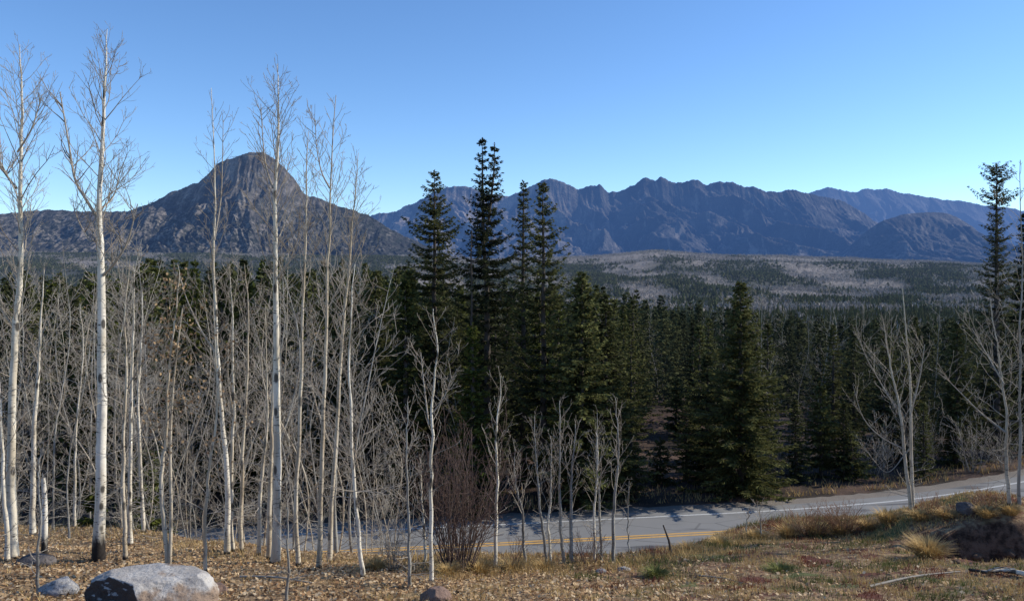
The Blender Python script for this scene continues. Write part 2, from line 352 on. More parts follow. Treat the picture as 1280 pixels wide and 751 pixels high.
def mountain(name, prof, Dr, Df, zb, mat, seed, amp=.45, cell=700, ext=(-400, 1700), nxm=900, nv=150, jag=1.5, fexp=1.25, slant=0.0):
    pr = np.array(prof, float); px = np.linspace(ext[0], ext[1], nxm)
    y = np.interp(px, pr[:, 0], pr[:, 1])
    k = max(2, int(nxm / (ext[1] - ext[0]) * 2.5)); ker = np.hanning(2 * k + 1); ker /= ker.sum(); y = np.convolve(np.pad(y, k, mode='edge'), ker, 'valid')
    y = y + fbm(px / 22, px * 0 + seed + .37, 6, seed, .68) * jag
    xr = (px - HX) / F * Dr; zr = np.maximum((HY - y) / F * Dr, zb + 5)
    v = np.concatenate([np.linspace(0, 1, nv), np.linspace(1.03, 1.6, 18)])
    XX = np.broadcast_to(xr, (len(v), nxm)).copy(); VV = np.broadcast_to(v[:, None], XX.shape)
    YY = Df + (Dr - Df) * VV
    up = np.minimum(VV, 1)
    f = up ** fexp; f = np.where(VV > 1, 1 - (VV - 1) ** 1.1 * 1.2, f)
    env = np.clip(up * (1 - up) * 4, 0, 1) ** .7 * (VV <= 1)
    wx = XX + slant * (YY - Dr) + fbm(XX / 900, YY / 900, 3, seed + 5) * cell * .5
    sp = ridged(wx / cell, YY / (cell * 3.2), 5, seed + 1, .42)
    H = (zr - zb)[None]
    Z = zb + H * (f - amp * env * (1 - sp) * 1.6 * np.clip(f, .2, 1))
    Z -= env * H * .11 * (1 - ridged(wx / (cell * .27), YY / (cell * .95), 4, seed + 3, .55))
    Z += env * fbm(XX / 160, YY / 160, 4, seed + 8, .5) * H * .035
    Z = np.where(VV <= 1, np.minimum(Z, zr[None] / Dr * YY * .998 + 0 * Z + (VV > .985) * 9999), Z)
    m = nxm; i = np.arange(len(v) - 1)[:, None] * m + np.arange(m - 1)[None]
    q = np.stack([i, i + 1, i + m + 1, i + m], -1).reshape(-1, 4)
    return tag(obj(name, quick_mesh(name, np.stack([XX, YY, Z], -1).reshape(-1, 3), q, None, mat, True)), kind='structure')
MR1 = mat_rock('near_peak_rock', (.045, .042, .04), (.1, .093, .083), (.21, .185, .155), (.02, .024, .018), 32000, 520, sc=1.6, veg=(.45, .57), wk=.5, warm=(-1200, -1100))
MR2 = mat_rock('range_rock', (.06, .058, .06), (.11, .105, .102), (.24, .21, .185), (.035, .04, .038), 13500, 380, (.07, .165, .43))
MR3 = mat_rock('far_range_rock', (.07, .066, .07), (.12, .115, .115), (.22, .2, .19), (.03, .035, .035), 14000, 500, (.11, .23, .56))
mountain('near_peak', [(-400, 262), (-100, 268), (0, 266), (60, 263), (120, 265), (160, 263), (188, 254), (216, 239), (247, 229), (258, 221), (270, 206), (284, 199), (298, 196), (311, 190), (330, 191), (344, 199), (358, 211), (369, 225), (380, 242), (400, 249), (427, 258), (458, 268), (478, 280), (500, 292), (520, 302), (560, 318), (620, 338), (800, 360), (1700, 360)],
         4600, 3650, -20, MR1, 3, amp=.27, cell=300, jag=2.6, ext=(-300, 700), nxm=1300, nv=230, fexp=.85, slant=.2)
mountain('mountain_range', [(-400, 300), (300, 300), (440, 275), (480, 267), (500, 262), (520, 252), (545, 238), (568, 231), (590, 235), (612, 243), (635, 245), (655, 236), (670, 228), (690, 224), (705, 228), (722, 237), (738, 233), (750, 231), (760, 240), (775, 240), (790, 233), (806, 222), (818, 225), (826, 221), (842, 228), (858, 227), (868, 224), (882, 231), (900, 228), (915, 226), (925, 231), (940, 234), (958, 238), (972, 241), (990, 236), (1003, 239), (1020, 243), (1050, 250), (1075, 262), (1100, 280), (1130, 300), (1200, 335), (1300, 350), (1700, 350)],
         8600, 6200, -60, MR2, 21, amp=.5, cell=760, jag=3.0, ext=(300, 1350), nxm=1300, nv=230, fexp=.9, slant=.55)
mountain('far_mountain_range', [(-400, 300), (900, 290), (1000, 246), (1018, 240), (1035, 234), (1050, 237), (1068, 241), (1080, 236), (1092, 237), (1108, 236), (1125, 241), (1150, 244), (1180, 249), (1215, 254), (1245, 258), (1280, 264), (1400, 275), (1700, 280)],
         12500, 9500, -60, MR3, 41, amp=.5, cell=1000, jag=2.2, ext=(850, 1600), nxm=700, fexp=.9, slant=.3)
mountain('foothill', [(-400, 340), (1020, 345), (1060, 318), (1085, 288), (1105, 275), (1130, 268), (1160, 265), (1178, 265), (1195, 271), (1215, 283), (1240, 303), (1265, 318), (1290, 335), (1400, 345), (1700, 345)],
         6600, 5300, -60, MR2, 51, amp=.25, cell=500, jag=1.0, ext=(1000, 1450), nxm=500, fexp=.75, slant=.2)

# ------------------------------------------------------------------ conifers
def conifer(h, wid, seed, raw=False, base=.04, dens=1.0, droop=.25, gaps=0.0, shape=.85, tipup=.15, mat=None, tops=((0., 0., 1.),), tuft=1.0, side=None, spind=None, lod=1.0):
    """returns trunk mesh and needle mesh, base at the origin"""
    r = np.random.RandomState(seed); tr = Tubes(); V = []; T = []
    for ti, (ox, oz, hs_) in enumerate(tops):
        H = h * hs_; z = np.linspace(0, 1, 14)
        path = np.stack([ox * sstep(oz, min(1, oz + .25), z) + .02 * r.randn(14) * (z > .1), .02 * r.randn(14), z * H], 1)
        if ti: path = path[z > oz]
        zz = path[:, 2] / H; tr.add(path, (.011 * h + .04) * np.clip(1 - zz, 0, 1) ** .8 + .012, 7)
        zc = H * (base if ti == 0 else max(oz, .6))
        step = .42 / dens
        while zc < H - .12:
            t = zc / H; prof = min(1.0, (1 - t) / shape) ** .82 if spind is None else spind(t)
            if t < .18: prof *= .6 + .4 * t / .18
            L0 = wid * prof * (.55 if len(tops) > 1 and t > .7 else 1) + .10
            L0 *= (1.22 if r.rand() < .45 else .82) if lod >= 1 and L0 > .5 else 1
            nb = 7 if L0 > .6 else 5
            if lod < 1: nb = 5
            a0 = r.rand() * 6.28
            for k in range(nb):
                if r.rand() < gaps: continue
                L = L0 * r.uniform(.6, 1.1); az = a0 + k * 6.28 / nb + r.uniform(-.35, .35)
                if side is not None: L *= 1 + side * math.cos(az)
                rise = .35 * (t ** 2) - droop * (1 - t * .6)
                n = max(4, int(L / (.13 / lod))); s = (np.arange(n) + r.rand(n) * .8 + .35) / n; s = np.clip(s, .12, 1.02)
                dirh = np.array([math.cos(az), math.sin(az), 0])
                zz0 = zc + r.uniform(-.12, .12)
                P = np.outer(s * L, dirh); P[:, 2] = zz0 + L * (rise * s + tipup * s ** 3); P[:, :2] += np.array([np.interp(zc, path[:, 2], path[:, 0]), 0])
                if L > .5: tr.add(np.stack([[np.interp(zc, path[:, 2], path[:, 0]), 0, zz0], P[n // 2], P[-1]]), [.022, .014, .006], 3)
                perp = np.array([-dirh[1], dirh[0], 0])
                m = 6 if lod >= 1 else (4 if lod > .5 else 2)
                for q in range(m):
                    sg = r.choice([-1, 1], n) * r.uniform(.1, 1, n)
                    ln = (.15 + .17 * L * (1.05 - s)) * r.uniform(.5, 1.25, n) * tuft + .06
                    D = dirh[None] * r.uniform(.25, 1.0, n)[:, None] + perp[None] * sg[:, None]; D[:, 2] = r.uniform(-.55, .25, n)
                    D /= np.linalg.norm(D, axis=1)[:, None]
                    U = r.randn(n, 3) * .7 + np.array([0, 0, .5]); S = np.cross(D, U); S /= np.linalg.norm(S, axis=1)[:, None] + 1e-6
                    wd = (.032 + .028 * r.rand(n)) * tuft * (1 if lod >= 1 else (1.5 if lod > .5 else 2.6))
                    A = P + r.randn(n, 3) * .035; B = A + D * ln[:, None]; Mi = A * .5 + B * .5 + np.array([0, 0, -.02])
                    V.append(np.stack([A, Mi + S * wd[:, None], B, Mi - S * wd[:, None]], 1).reshape(-1, 3))
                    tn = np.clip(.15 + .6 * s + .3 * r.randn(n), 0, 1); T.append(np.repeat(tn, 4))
            zc += step * r.uniform(.7, 1.3) * (.6 + .6 * (1 - t))
        # leader
        n = 14; s = r.rand(n); A = np.stack([np.full(n, path[-1, 0]), path[-1, 1] * np.ones(n), H - .5 + .5 * s], 1)
        D = r.randn(n, 3) * .35; D[:, 2] = .8; D *= .16; S = r.randn(n, 3) * .03; Mi = A + D * .5
        V.append(np.stack([A, Mi + S, A + D, Mi - S], 1).reshape(-1, 3)); T.append(np.full(n * 4, .5))
    V = np.concatenate(V); T = np.concatenate(T)
    if raw: return V, T
    return tr.mesh('trunk', M_CBARK), quick_mesh('crown', V, np.arange(len(V)).reshape(-1, 4), None, mat or M_NEED, False, T)

HERO = []
def put_conifer(px, top, d, wpx, label, seed, group=None, ground=None, name='conifer_tree', **kw):
    g = gnd(px, d); h = (HY - top) / F * d - g[2] + .1; g[2] -= .1
    t = thing(name, label, 'conifer', g, group); a, b = conifer(h, wpx / F * d, seed, **kw)
    obj('trunk', a, t); obj('crown', b, t); HERO.append((px, d, wpx)); return t
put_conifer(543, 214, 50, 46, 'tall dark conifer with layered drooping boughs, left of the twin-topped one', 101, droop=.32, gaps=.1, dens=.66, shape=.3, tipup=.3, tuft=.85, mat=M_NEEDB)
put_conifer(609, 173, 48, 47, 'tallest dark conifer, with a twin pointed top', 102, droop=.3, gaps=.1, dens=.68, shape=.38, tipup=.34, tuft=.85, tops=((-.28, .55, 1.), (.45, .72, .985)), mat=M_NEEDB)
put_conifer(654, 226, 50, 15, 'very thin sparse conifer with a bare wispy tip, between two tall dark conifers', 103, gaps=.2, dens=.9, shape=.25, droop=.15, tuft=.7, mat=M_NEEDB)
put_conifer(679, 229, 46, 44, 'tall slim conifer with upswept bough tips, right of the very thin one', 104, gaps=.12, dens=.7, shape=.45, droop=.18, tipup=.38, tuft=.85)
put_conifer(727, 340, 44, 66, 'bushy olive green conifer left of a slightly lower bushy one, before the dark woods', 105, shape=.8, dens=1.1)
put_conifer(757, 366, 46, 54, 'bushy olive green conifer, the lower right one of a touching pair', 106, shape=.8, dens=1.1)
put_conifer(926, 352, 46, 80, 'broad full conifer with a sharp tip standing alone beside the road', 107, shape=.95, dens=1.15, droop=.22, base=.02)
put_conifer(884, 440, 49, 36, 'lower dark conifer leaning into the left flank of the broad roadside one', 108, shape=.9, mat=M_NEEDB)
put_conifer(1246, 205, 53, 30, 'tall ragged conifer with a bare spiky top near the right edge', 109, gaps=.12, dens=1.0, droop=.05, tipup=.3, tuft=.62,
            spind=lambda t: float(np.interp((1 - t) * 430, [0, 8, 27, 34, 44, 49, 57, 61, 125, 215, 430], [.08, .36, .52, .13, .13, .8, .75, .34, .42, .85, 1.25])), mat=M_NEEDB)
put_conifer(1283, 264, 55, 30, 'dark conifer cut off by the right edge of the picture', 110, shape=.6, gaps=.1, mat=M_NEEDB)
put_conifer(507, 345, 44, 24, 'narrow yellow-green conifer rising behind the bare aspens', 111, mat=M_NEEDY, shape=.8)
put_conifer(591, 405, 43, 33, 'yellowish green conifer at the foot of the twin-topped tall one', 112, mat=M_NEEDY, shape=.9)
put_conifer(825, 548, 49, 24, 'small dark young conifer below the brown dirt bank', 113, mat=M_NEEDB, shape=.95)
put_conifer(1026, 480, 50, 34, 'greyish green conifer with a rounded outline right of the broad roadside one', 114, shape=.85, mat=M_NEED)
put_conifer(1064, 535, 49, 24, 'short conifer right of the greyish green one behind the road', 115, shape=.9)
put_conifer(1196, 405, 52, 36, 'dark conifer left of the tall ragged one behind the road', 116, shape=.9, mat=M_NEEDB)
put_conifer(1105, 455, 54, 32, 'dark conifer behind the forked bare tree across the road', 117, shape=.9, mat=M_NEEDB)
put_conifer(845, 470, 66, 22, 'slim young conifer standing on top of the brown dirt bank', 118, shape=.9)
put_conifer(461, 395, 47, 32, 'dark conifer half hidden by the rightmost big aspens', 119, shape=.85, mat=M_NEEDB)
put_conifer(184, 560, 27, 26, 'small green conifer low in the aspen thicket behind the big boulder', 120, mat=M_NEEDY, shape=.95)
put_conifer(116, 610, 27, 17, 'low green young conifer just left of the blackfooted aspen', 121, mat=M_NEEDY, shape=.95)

# dead snag
def snag(px, top, d, label):
    g = gnd(px, d); h = (HY - top) / F * d - g[2]; t = thing('dead_snag', label, 'dead tree', g); r = np.random.RandomState(5)
    tb = Tubes(); tb.add(np.stack([.05 * r.randn(12), .05 * r.randn(12), np.linspace(0, h, 12)], 1), np.linspace(.16, .03, 12), 7); obj('trunk', tb.mesh('trunk', M_CBARK), t)
    tb = Tubes()
    for k in range(46):
        z = h * r.uniform(.25, .99); a = r.rand() * 6.28; L = r.uniform(.2, .8); tb.add([[0, 0, z], [L * .5 * math.cos(a), L * .5 * math.sin(a), z - .05], [L * math.cos(a), L * math.sin(a), z - .12 + .2 * r.rand()]], [.02, .014, .006], 3)
    obj('crown', tb.mesh('crown', M_CBARK), t)
snag(590, 288, 47, 'thin dead dark snag left of the twin-topped conifer')

# background conifers: nearest ones individual, the rest one wood
protos = []
for k, (gp, sh, dn, mt, db) in enumerate([(.05, .85, 1.0, M_NEED, .2), (.1, .7, .9, M_NEEDB, .28), (.03, .9, 1.1, M_NEED, .2), (.15, .6, .85, M_NEEDB, .3), (.02, .95, 1.0, M_NEEDY, .15), (.08, .8, .9, M_NEEDB, .2), (.2, .5, .8, M_NEED, .25)]):
    protos.append(conifer(14, 2.3 if k != 3 else 1.6, 200 + k, gaps=gp, shape=sh, dens=dn * .8, mat=mt, droop=db, lod=.7, tuft=1.15))
TOPX = [-100, 0, 100, 150, 200, 500, 560, 700, 750, 850, 950, 1100, 1280, 1500]
TOPY = [330, 330, 336, 332, 316, 320, 338, 345, 352, 370, 384, 394, 388, 375]
cand = []
d = 48.0
r = np.random.RandomState(77)
while d < 210:
    stepx = 2.3 + d * .012
    xs = np.arange(-.74 * d, .95 * d, stepx)
    for x in xs:
        X = x + r.uniform(-.5, .5) * stepx; D = d + r.uniform(-.5, .5) * 2.6; px = X / D * F + HX
        if road_w(X, D) < 6.7: continue
        if px > 1295 and road_w(X - 22, D - 6.5) < 5.5: continue
        if D > 62 and fbm(X / 9, D / 14, 2, 66) > .28: continue
        if any(abs(px - hp) < hw * .55 + 3 and D < hd + 1.5 for hp, hd, hw in HERO): continue
        if 798 < px < 864 and D < 76: continue
        if 990 < px < 1010 and D < 72: continue
        if px > 560 and D < 62 and r.rand() < .35: continue
        if px < 560 and r.rand() < .12: continue
        gz = tz(X, D); ty = np.interp(px, TOPX, TOPY); hm = (HY - ty) / F * D - gz
        h = min(hm * r.uniform(.9, 1.0) if r.rand() < .35 else 99, r.uniform(6, 19) if D < 62 else r.uniform(9, 20)); h = min(h, hm * r.uniform(.8, 1))
        if px > 560: h = min(h, 6 + 13 * r.beta(2.0, 1.5))
        elif D < 120: h = max(h, hm * r.uniform(.72, .99)) if r.rand() < .75 and hm < 26 else h
        if h < 3.5: continue
        cand.append((h / D, X, D, gz, h, r.randint(0, len(protos)), r.uniform(.8, 1.25), r.rand() * 6.28))
    d += 2.9 + d * .008
for q in range(90):      # young growth along the wood edge
    px = r.uniform(560, 1300); D = r.uniform(45, 60); X = (px - HX) / F * D; rw_ = float(road_w(np.array([X]), np.array([D]))[0])
    if rw_ < 6.6 or rw_ > 13 or (800 < px < 850 and r.rand() < .7): continue
    if any(abs(px - hp) < hw * .5 and D < hd for hp, hd, hw in HERO): continue
    cand.append((.2, X, D, tz(X, D), r.uniform(1.5, 5.5), r.randint(0, len(protos)), r.uniform(1.0, 1.6), r.rand() * 6.28))
vis = [c for c in cand if -20 < c[1] / c[2] * F + HX < 1300]; vis.sort(reverse=True)
ind = set(id(c) for c in vis[:285])
rest = [c for c in cand if id(c) not in ind]
for c in vis[:285]:
    _, X, D, gz, h, k, ws, rz = c
    t = thing('conifer_tree', 'dark conifer in the dense wood across the road', 'conifer', (X, D, gz - .1), 'conifers of the wood across the road', rz)
    t.scale = (h / 14 * ws, h / 14 * ws, h / 14); obj('trunk', protos[k][0], t); obj('crown', protos[k][1], t)

# merged woods: low detail trees scattered by arrays
def lod_conifer(layers, pts, seed):
    r = np.random.RandomState(seed); V = []; T = []
    for l in range(layers):
        z0 = l / layers; rad = (1 - z0) ** .85; a = r.rand() * 6.28
        for k in range(pts):
            az = a + k * 6.28 / pts + r.uniform(-.3, .3); L = rad * r.uniform(.6, 1.15); w_ = 6.28 / pts * .42 * L + .03
            c, s = math.cos(az), math.sin(az); zt = z0 + r.uniform(1.0, 1.6) / layers
            V += [[0, 0, min(zt, 1)], [L * c - w_ * s, L * s + w_ * c, z0 + r.uniform(-.2, .2) / layers], [L * 1.15 * c, L * 1.15 * s, z0 - .4 / layers], ]
            V += [[0, 0, min(zt, 1)], [L * 1.1 * c, L * 1.1 * s, z0 - .3 / layers], [L * c + w_ * s, L * s - w_ * c, z0 + r.uniform(-.2, .2) / layers]]
            T += [r.uniform(0, 1)] * 6
    return np.array(V), np.array(T)
def lod_aspen(n, seed):
    r = np.random.RandomState(seed); V = [[-.02, 0, 0], [.02, 0, 0], [0, 0, .9]]; T = [.9] * 3
    for k in range(n):
        z = r.uniform(.25, .95); a = r.rand() * 6.28; rr = .5 * math.sin(math.pi * min(1, z * .95)) ** .7
        b = np.array([.3 * rr * math.cos(a), .3 * rr * math.sin(a), z - .12]); e = np.array([rr * math.cos(a) * r.uniform(.6, 1), rr * math.sin(a) * r.uniform(.6, 1), z + .1 * r.rand()])
        s = r.randn(3) * .035; V += [b, e + s, e - s]; T += [r.uniform(.1, 1)] * 3
    return np.array(V), np.array(T)
def scatter(name, temps, X, D, Z, Hh, Wd, seed, mat, k_=3):
    r = np.random.RandomState(seed); which = r.randint(0, len(temps), len(X)); VV = []; TT = []
    for k, (V, T) in enumerate(temps):
        s = which == k; n = s.sum()
        if n == 0: continue
        a = r.rand(n) * 6.28; c, sn = np.cos(a), np.sin(a); W_ = Wd[s]
        x = (V[None, :, 0] * c[:, None] - V[None, :, 1] * sn[:, None]) * W_[:, None] + X[s][:, None]
        y = (V[None, :, 0] * sn[:, None] + V[None, :, 1] * c[:, None]) * W_[:, None] + D[s][:, None]
        z = V[None, :, 2] * Hh[s][:, None] + Z[s][:, None]
        VV.append(np.stack([x, y, z], -1).reshape(-1, 3)); TT.append(np.clip(T[None] + r.uniform(-.4, .4, n)[:, None], 0, 1).ravel())
    V = np.concatenate(VV); T = np.concatenate(TT)
    F_ = np.arange(len(V)).reshape(-1, k_)
    return quick_mesh(name, V, F_ if k_ == 4 else None, F_ if k_ == 3 else None, mat, False, T)
L1 = [lod_conifer(14, 8, 300 + k) for k in range(4)]; L2 = [lod_conifer(5, 4, 320 + k) for k in range(5)]; A1 = [lod_aspen(46, 340 + k) for k in range(4)]; A2 = [lod_aspen(16, 360 + k) for k in range(5)]
rc = np.array([[c[1], c[2], c[3], c[4], c[6]] for c in rest])
RW = []
for k in range(5):
    V, T = conifer(14, (2.2, 1.7, 2.5, 1.9, 2.2)[k], 290 + k, raw=True, lod=.42, tuft=1.35, dens=.62, gaps=.1 + .04 * k, shape=(.9, .6, .95, .7, .8)[k]); RW.append((V / np.array([2.1, 2.1, 14.]), T))
mw = scatter('conifer_wood', RW, rc[:, 0], rc[:, 1], rc[:, 2] - .2, rc[:, 3], rc[:, 3] * .15 * rc[:, 4], 401, M_FAR, 4)
tag(obj('conifer_wood', mw), 'dark mass of conifer tops in the wood beyond the road', 'forest', kind='stuff')
def far_points(n, d0, d1, seed, p=1.3):
    r = np.random.RandomState(seed); u = r.rand(n); D = (d0 ** p + u * (d1 ** p - d0 ** p)) ** (1 / p); px = r.uniform(-80, 1400, n); X = (px - HX) / F * D
    return X, D, terrain(X, D), r, px

X, D, Z, r, px = far_points(11000, 190, 620, 411, 1.6)
m = band(X, D) > -.22; s = m
tag(obj('valley_conifer_wood', scatter('valley_conifer_wood', L1, X[s], D[s], Z[s] - .3, (4 + 12 * r.beta(2, 2, len(X)))[s], r.uniform(1.3, 2.3, len(X))[s], 412, M_FAR)), 'dark conifers covering the near valley floor below the road', 'forest', kind='stuff')
X, D, Z, r, px = far_points(9000, 150, 700, 413, 1.5)
s = (band(X, D) < -.02)
tag(obj('valley_aspen_wood', scatter('valley_aspen_wood', A1, X[s], D[s], Z[s] - .3, r.uniform(7, 12, len(X))[s], r.uniform(3, 5, len(X))[s], 414, M_FARASP)), 'grey bare aspens scattered on the near valley floor', 'forest', kind='stuff')
X, D, Z, r, px = far_points(85000, 600, 3700, 415, 1.05)
b = band(X, D); s = b + r.normal(0, .11, len(X)) > .05
tag(obj('distant_conifer_wood', scatter('distant_conifer_wood', L2, X[s], D[s], Z[s] - .5, (r.uniform(5, 14, len(X)) * (1 - D / 9000))[s], r.uniform(1.8, 3.2, len(X))[s] * (1 + D[s] / 3000), 416, M_FAR)), 'distant dark bands of conifers on the valley plateau', 'forest', kind='stuff')
s = ~s
tag(obj('distant_aspen_wood', scatter('distant_aspen_wood', A2, X[s], D[s], Z[s] - .5, r.uniform(7, 12, len(X))[s], r.uniform(4, 8, len(X))[s] * (1 + D[s] / 3500), 417, M_FARASP)), 'distant pale grey bare aspen woods on the valley plateau', 'forest', kind='stuff')

# ------------------------------------------------------------------ bare aspens
def grow(tb, p, dirv, L, r0, lvl, r, dens, up, minr):
    n = 5; pts = [np.array(p, float)]; dd = np.array(dirv, float); dd /= np.linalg.norm(dd)
    for i in range(n - 1):
        dd = dd + r.normal(0, .13, 3) + np.array([0, 0, up]); dd /= np.linalg.norm(dd); pts.append(pts[-1] + dd * L / (n - 1))
    pts = np.array(pts); rad = np.linspace(r0, max(minr, r0 * .3), n)
    tb.add(pts, rad, 5 if r0 > .02 else (4 if r0 > .009 else 3), 0 if lvl < 2 else min(1, max(0, r.normal(.35, .35))))
    if lvl <= 0 or L < .16: return
    k = max(2, int(L * dens * r.uniform(.7, 1.2)))
    for j in range(k):
        s = r.uniform(.18, .98); q = s * (n - 1); i = min(int(q), n - 2); b = pts[i] + (pts[i + 1] - pts[i]) * (q - i); t = pts[i + 1] - pts[i]; t /= np.linalg.norm(t)
        pr = np.cross(t, r.normal(0, 1, 3)); pr /= np.linalg.norm(pr) + 1e-6; a = r.uniform(.45, .95)
        grow(tb, b, t * math.cos(a) + pr * math.sin(a), L * r.uniform(.25, .5) * (1.15 - .5 * s), max(minr, r0 * .5), lvl - 1, r, dens * 1.15, up, minr)
def aspen_meshes(path, r0, seed, cstart=.35, spread=1.3, nl=26, dens=5.5, lv=2, mb=None, mt=None, lower=6, steep=.8, minr=.0035, limbs=(), leaves=0, tipr=.005, taper=.95):
    r = np.random.RandomState(seed); path = smooth_path(path, 30); n = len(path)
    path[1:, :2] += np.cumsum(r.normal(0, .008, (n - 1, 2)), 0)
    t = np.linspace(0, 1, n); rad = r0 * (1 - t) ** taper + tipr; rad[0] *= 1.25; rad[1] *= 1.08
    a = Tubes(); a.add(path, rad, 10 if r0 > .06 else 7); H = np.linalg.norm(path[-1] - path[0])
    tb = Tubes(); LB = []
    at_ = lambda s: np.array([np.interp(s, t, path[:, i]) for i in range(3)])
    for k in range(nl + lower):
        low = k >= nl
        s = cstart + (.98 - cstart) * ((k + r.rand()) / nl) if not low else r.uniform(cstart * .3, cstart)
        az = k * 2.4 + r.uniform(-.5, .5); rr = np.interp(s, t, rad)
        prof = math.sin(math.pi * min(1, .22 + .78 * (s - cstart) / (1 - cstart))) ** .7 if not low else .55
        L = spread * prof * r.uniform(.55, 1.25) + .15; el = steep * r.uniform(.7, 1.3) * (1 - .0 * s) if not low else r.uniform(-.2, .7)
        dv = np.array([math.cos(az) * math.cos(el), math.sin(az) * math.cos(el), math.sin(el)])
        grow(tb, at_(s), dv, L, max(minr * 1.6, min(rr * .36, .0025 + .007 * L)), lv if not low else max(1, lv - 1), r, dens, .11 if not low else .03, minr)
    for lp, lr in limbs:
        lp = smooth_path(lp, 12); lb = Tubes(); lb.add(lp, np.linspace(lr, lr * .3, 12), 6); LB.append(lb)
        for j in range(int(14)):
            q = r.uniform(2, 10.9); i = int(q); b = lp[i] + (lp[i + 1] - lp[i]) * (q - i); az = r.rand() * 6.28
            grow(tb, b, [math.cos(az), math.sin(az) * .8, 1.1], spread * r.uniform(.35, .9), max(minr, lr * .35), lv - 0, r, dens, .1, minr)
    LV = None
    if leaves:
        P = np.concatenate(tb.V); P = P[P[:, 2] > H * .35]; c = P[r.randint(0, len(P), max(1, leaves // 6))]; P = np.repeat(c, 6, 0) + r.normal(0, .09, (len(c) * 6, 3))
        m = len(P); u = r.normal(0, 1, (m, 3)); u /= np.linalg.norm(u, axis=1)[:, None]; v = np.cross(u, r.normal(0, 1, (m, 3))); v /= np.linalg.norm(v, axis=1)[:, None]
        V = np.stack([P - u * .028, P + v * .022, P + u * .028, P - v * .022], 1).reshape(-1, 3); LV = quick_mesh('dry_leaves', V, np.arange(m * 4).reshape(-1, 4), None, M_LEAF, False, np.repeat(r.rand(m), 4))
    return a.mesh('trunk', mb or M_ASP), [l.mesh('limb', mt or M_TWIG) for l in LB], tb.mesh('crown', mt or M_TWIG), LV
def mat_leaf():
    g = NG('dry_leaf'); c = g.mix(g.attr(), (.42, .29, .16), (.17, .1, .055)); return g.done(c, .9, trans=.25)
M_LEAF = mat_leaf()
def put_aspen(pts, label, seed, w_px, d=None, dtop=None, name='aspen_tree', group=None, limbs=(), cat='aspen tree', extra=(), **kw):
    """pts: photo pixels from foot to tip; the depth wanders a little so that the tree is round"""
    b = find(pts[0][0], pts[0][1]) if d is None else gnd(pts[0][0], d)
    D = b[1]; P = [b - np.array([0, 0, .06])]
    for k, (x, y) in enumerate(pts[1:]): P.append(at(x, y, D + (dtop or 0) * (k + 1) / (len(pts) - 1)))
    P = np.array(P) - b; t = thing(name, label, cat, b, group)
    LM = [([at(x, y, D + dz) - b for x, y, dz in l], lr) for l, lr in limbs]
    tm, lm, cm, lv = aspen_meshes(P, w_px / 2 / F * D, seed, limbs=LM, **kw)
    obj('trunk', tm, t)
    for m_ in lm: obj('limb', m_, t)
    obj('crown', cm, t)
    if lv: tag(obj('dry_leaves', lv, t), 'few curled tan leaves still hanging on')
    for ep, ew in extra:
        q = Tubes(); e = smooth_path([at(x, y, D + dz) - b for x, y, dz in ep], 16); q.add(e, np.linspace(ew / 2 / F * D, .008, 16), 7); obj('limb', q.mesh('limb', kw.get('mb') or M_ASP), t)
    return t
put_aspen([(17, 698), (14, 560), (17, 430), (22, 330), (22, 230), (26, 120), (25, 55)], 'tall white aspen at the far left of the grove, straight and thick', 501, 10.5, cstart=.34, spread=1.05, nl=46, lower=8, steep=.95, dens=6.5, minr=.0028,
          limbs=[([(20, 235, 0), (5, 215, .2), (-12, 190, .3)], .03), ([(22, 190, 0), (40, 160, -.3), (52, 120, -.3)], .022)])
put_aspen([(123, 701), (126, 560), (125, 430), (126, 330), (124, 265), (129, 170), (132, 100), (134, 36)], 'thickest white aspen with a blackened foot, left of the big boulder', 502, 13, cstart=.4, spread=1.0, nl=50, lower=8, steep=.95, dens=6.5, minr=.0028, mb=M_ASPD,
          limbs=[([(125, 278, 0), (108, 250, .2), (94, 225, .3), (86, 180, .4), (75, 115, .4)], .035), ([(128, 345, 0), (146, 325, -.2), (160, 300, -.3), (172, 255, -.4)], .03), ([(125, 262, 0), (142, 245, .3), (150, 215, .4)], .02), ([(126, 300, 0), (112, 300, 0), (100, 280, .2), (92, 260, .2)], .018)])
put_aspen([(10, 703), (4, 640), (-2, 560), (-8, 470), (-14, 380)], 'thin pale aspen leaning out of the left edge of the picture', 503, 6, spread=.8, nl=14)
put_aspen([(41, 668), (40, 560), (44, 470), (46, 400), (50, 330)], 'slim white aspen just behind the far left tall one', 504, 6.5, spread=1.3, nl=20, cstart=.3)
put_aspen([(93, 655), (95, 600), (98, 520), (104, 440), (100, 380)], 'very thin aspen left of the blackfooted one, deep in the grove', 505, 3.5, spread=1.0, nl=14)
put_aspen([(157, 700), (154, 620), (156, 540), (159, 470), (158, 400), (165, 320)], 'thin tan aspen right of the blackfooted one, foremost of three close stems', 506, 5, mb=M_ASPT, spread=1.0, nl=18)
put_aspen([(163, 682), (163, 600), (164, 500), (167, 400), (168, 330)], 'thin white aspen, middle of three close stems', 507, 5.5, spread=1.1, nl=18)
put_aspen([(180, 665), (177, 600), (172, 500), (175, 430), (178, 350)], 'thin aspen leaning left, rear one of three close stems', 508, 5, spread=1.2, nl=18)
put_aspen([(213, 738), (206, 660), (204, 600), (209, 540), (210, 470), (216, 400), (222, 340)], 'young tan aspen with two stems and dry leaves in front of the boulder', 509, 5.5, mb=M_ASPT, spread=.6, nl=24, cstart=.4, leaves=420, minr=.0025, dens=8,
          extra=[([(212, 715, 0), (214, 640, .05), (213, 560, .1), (217, 480, .1), (228, 385, .1)], 5)])
put_aspen([(257, 718), (258, 650), (265, 585), (274, 520), (272, 450), (268, 380)], 'thin aspen leaning right, just behind the right end of the boulder', 510, 4, mb=M_ASPT, spread=.8, nl=16, leaves=160)
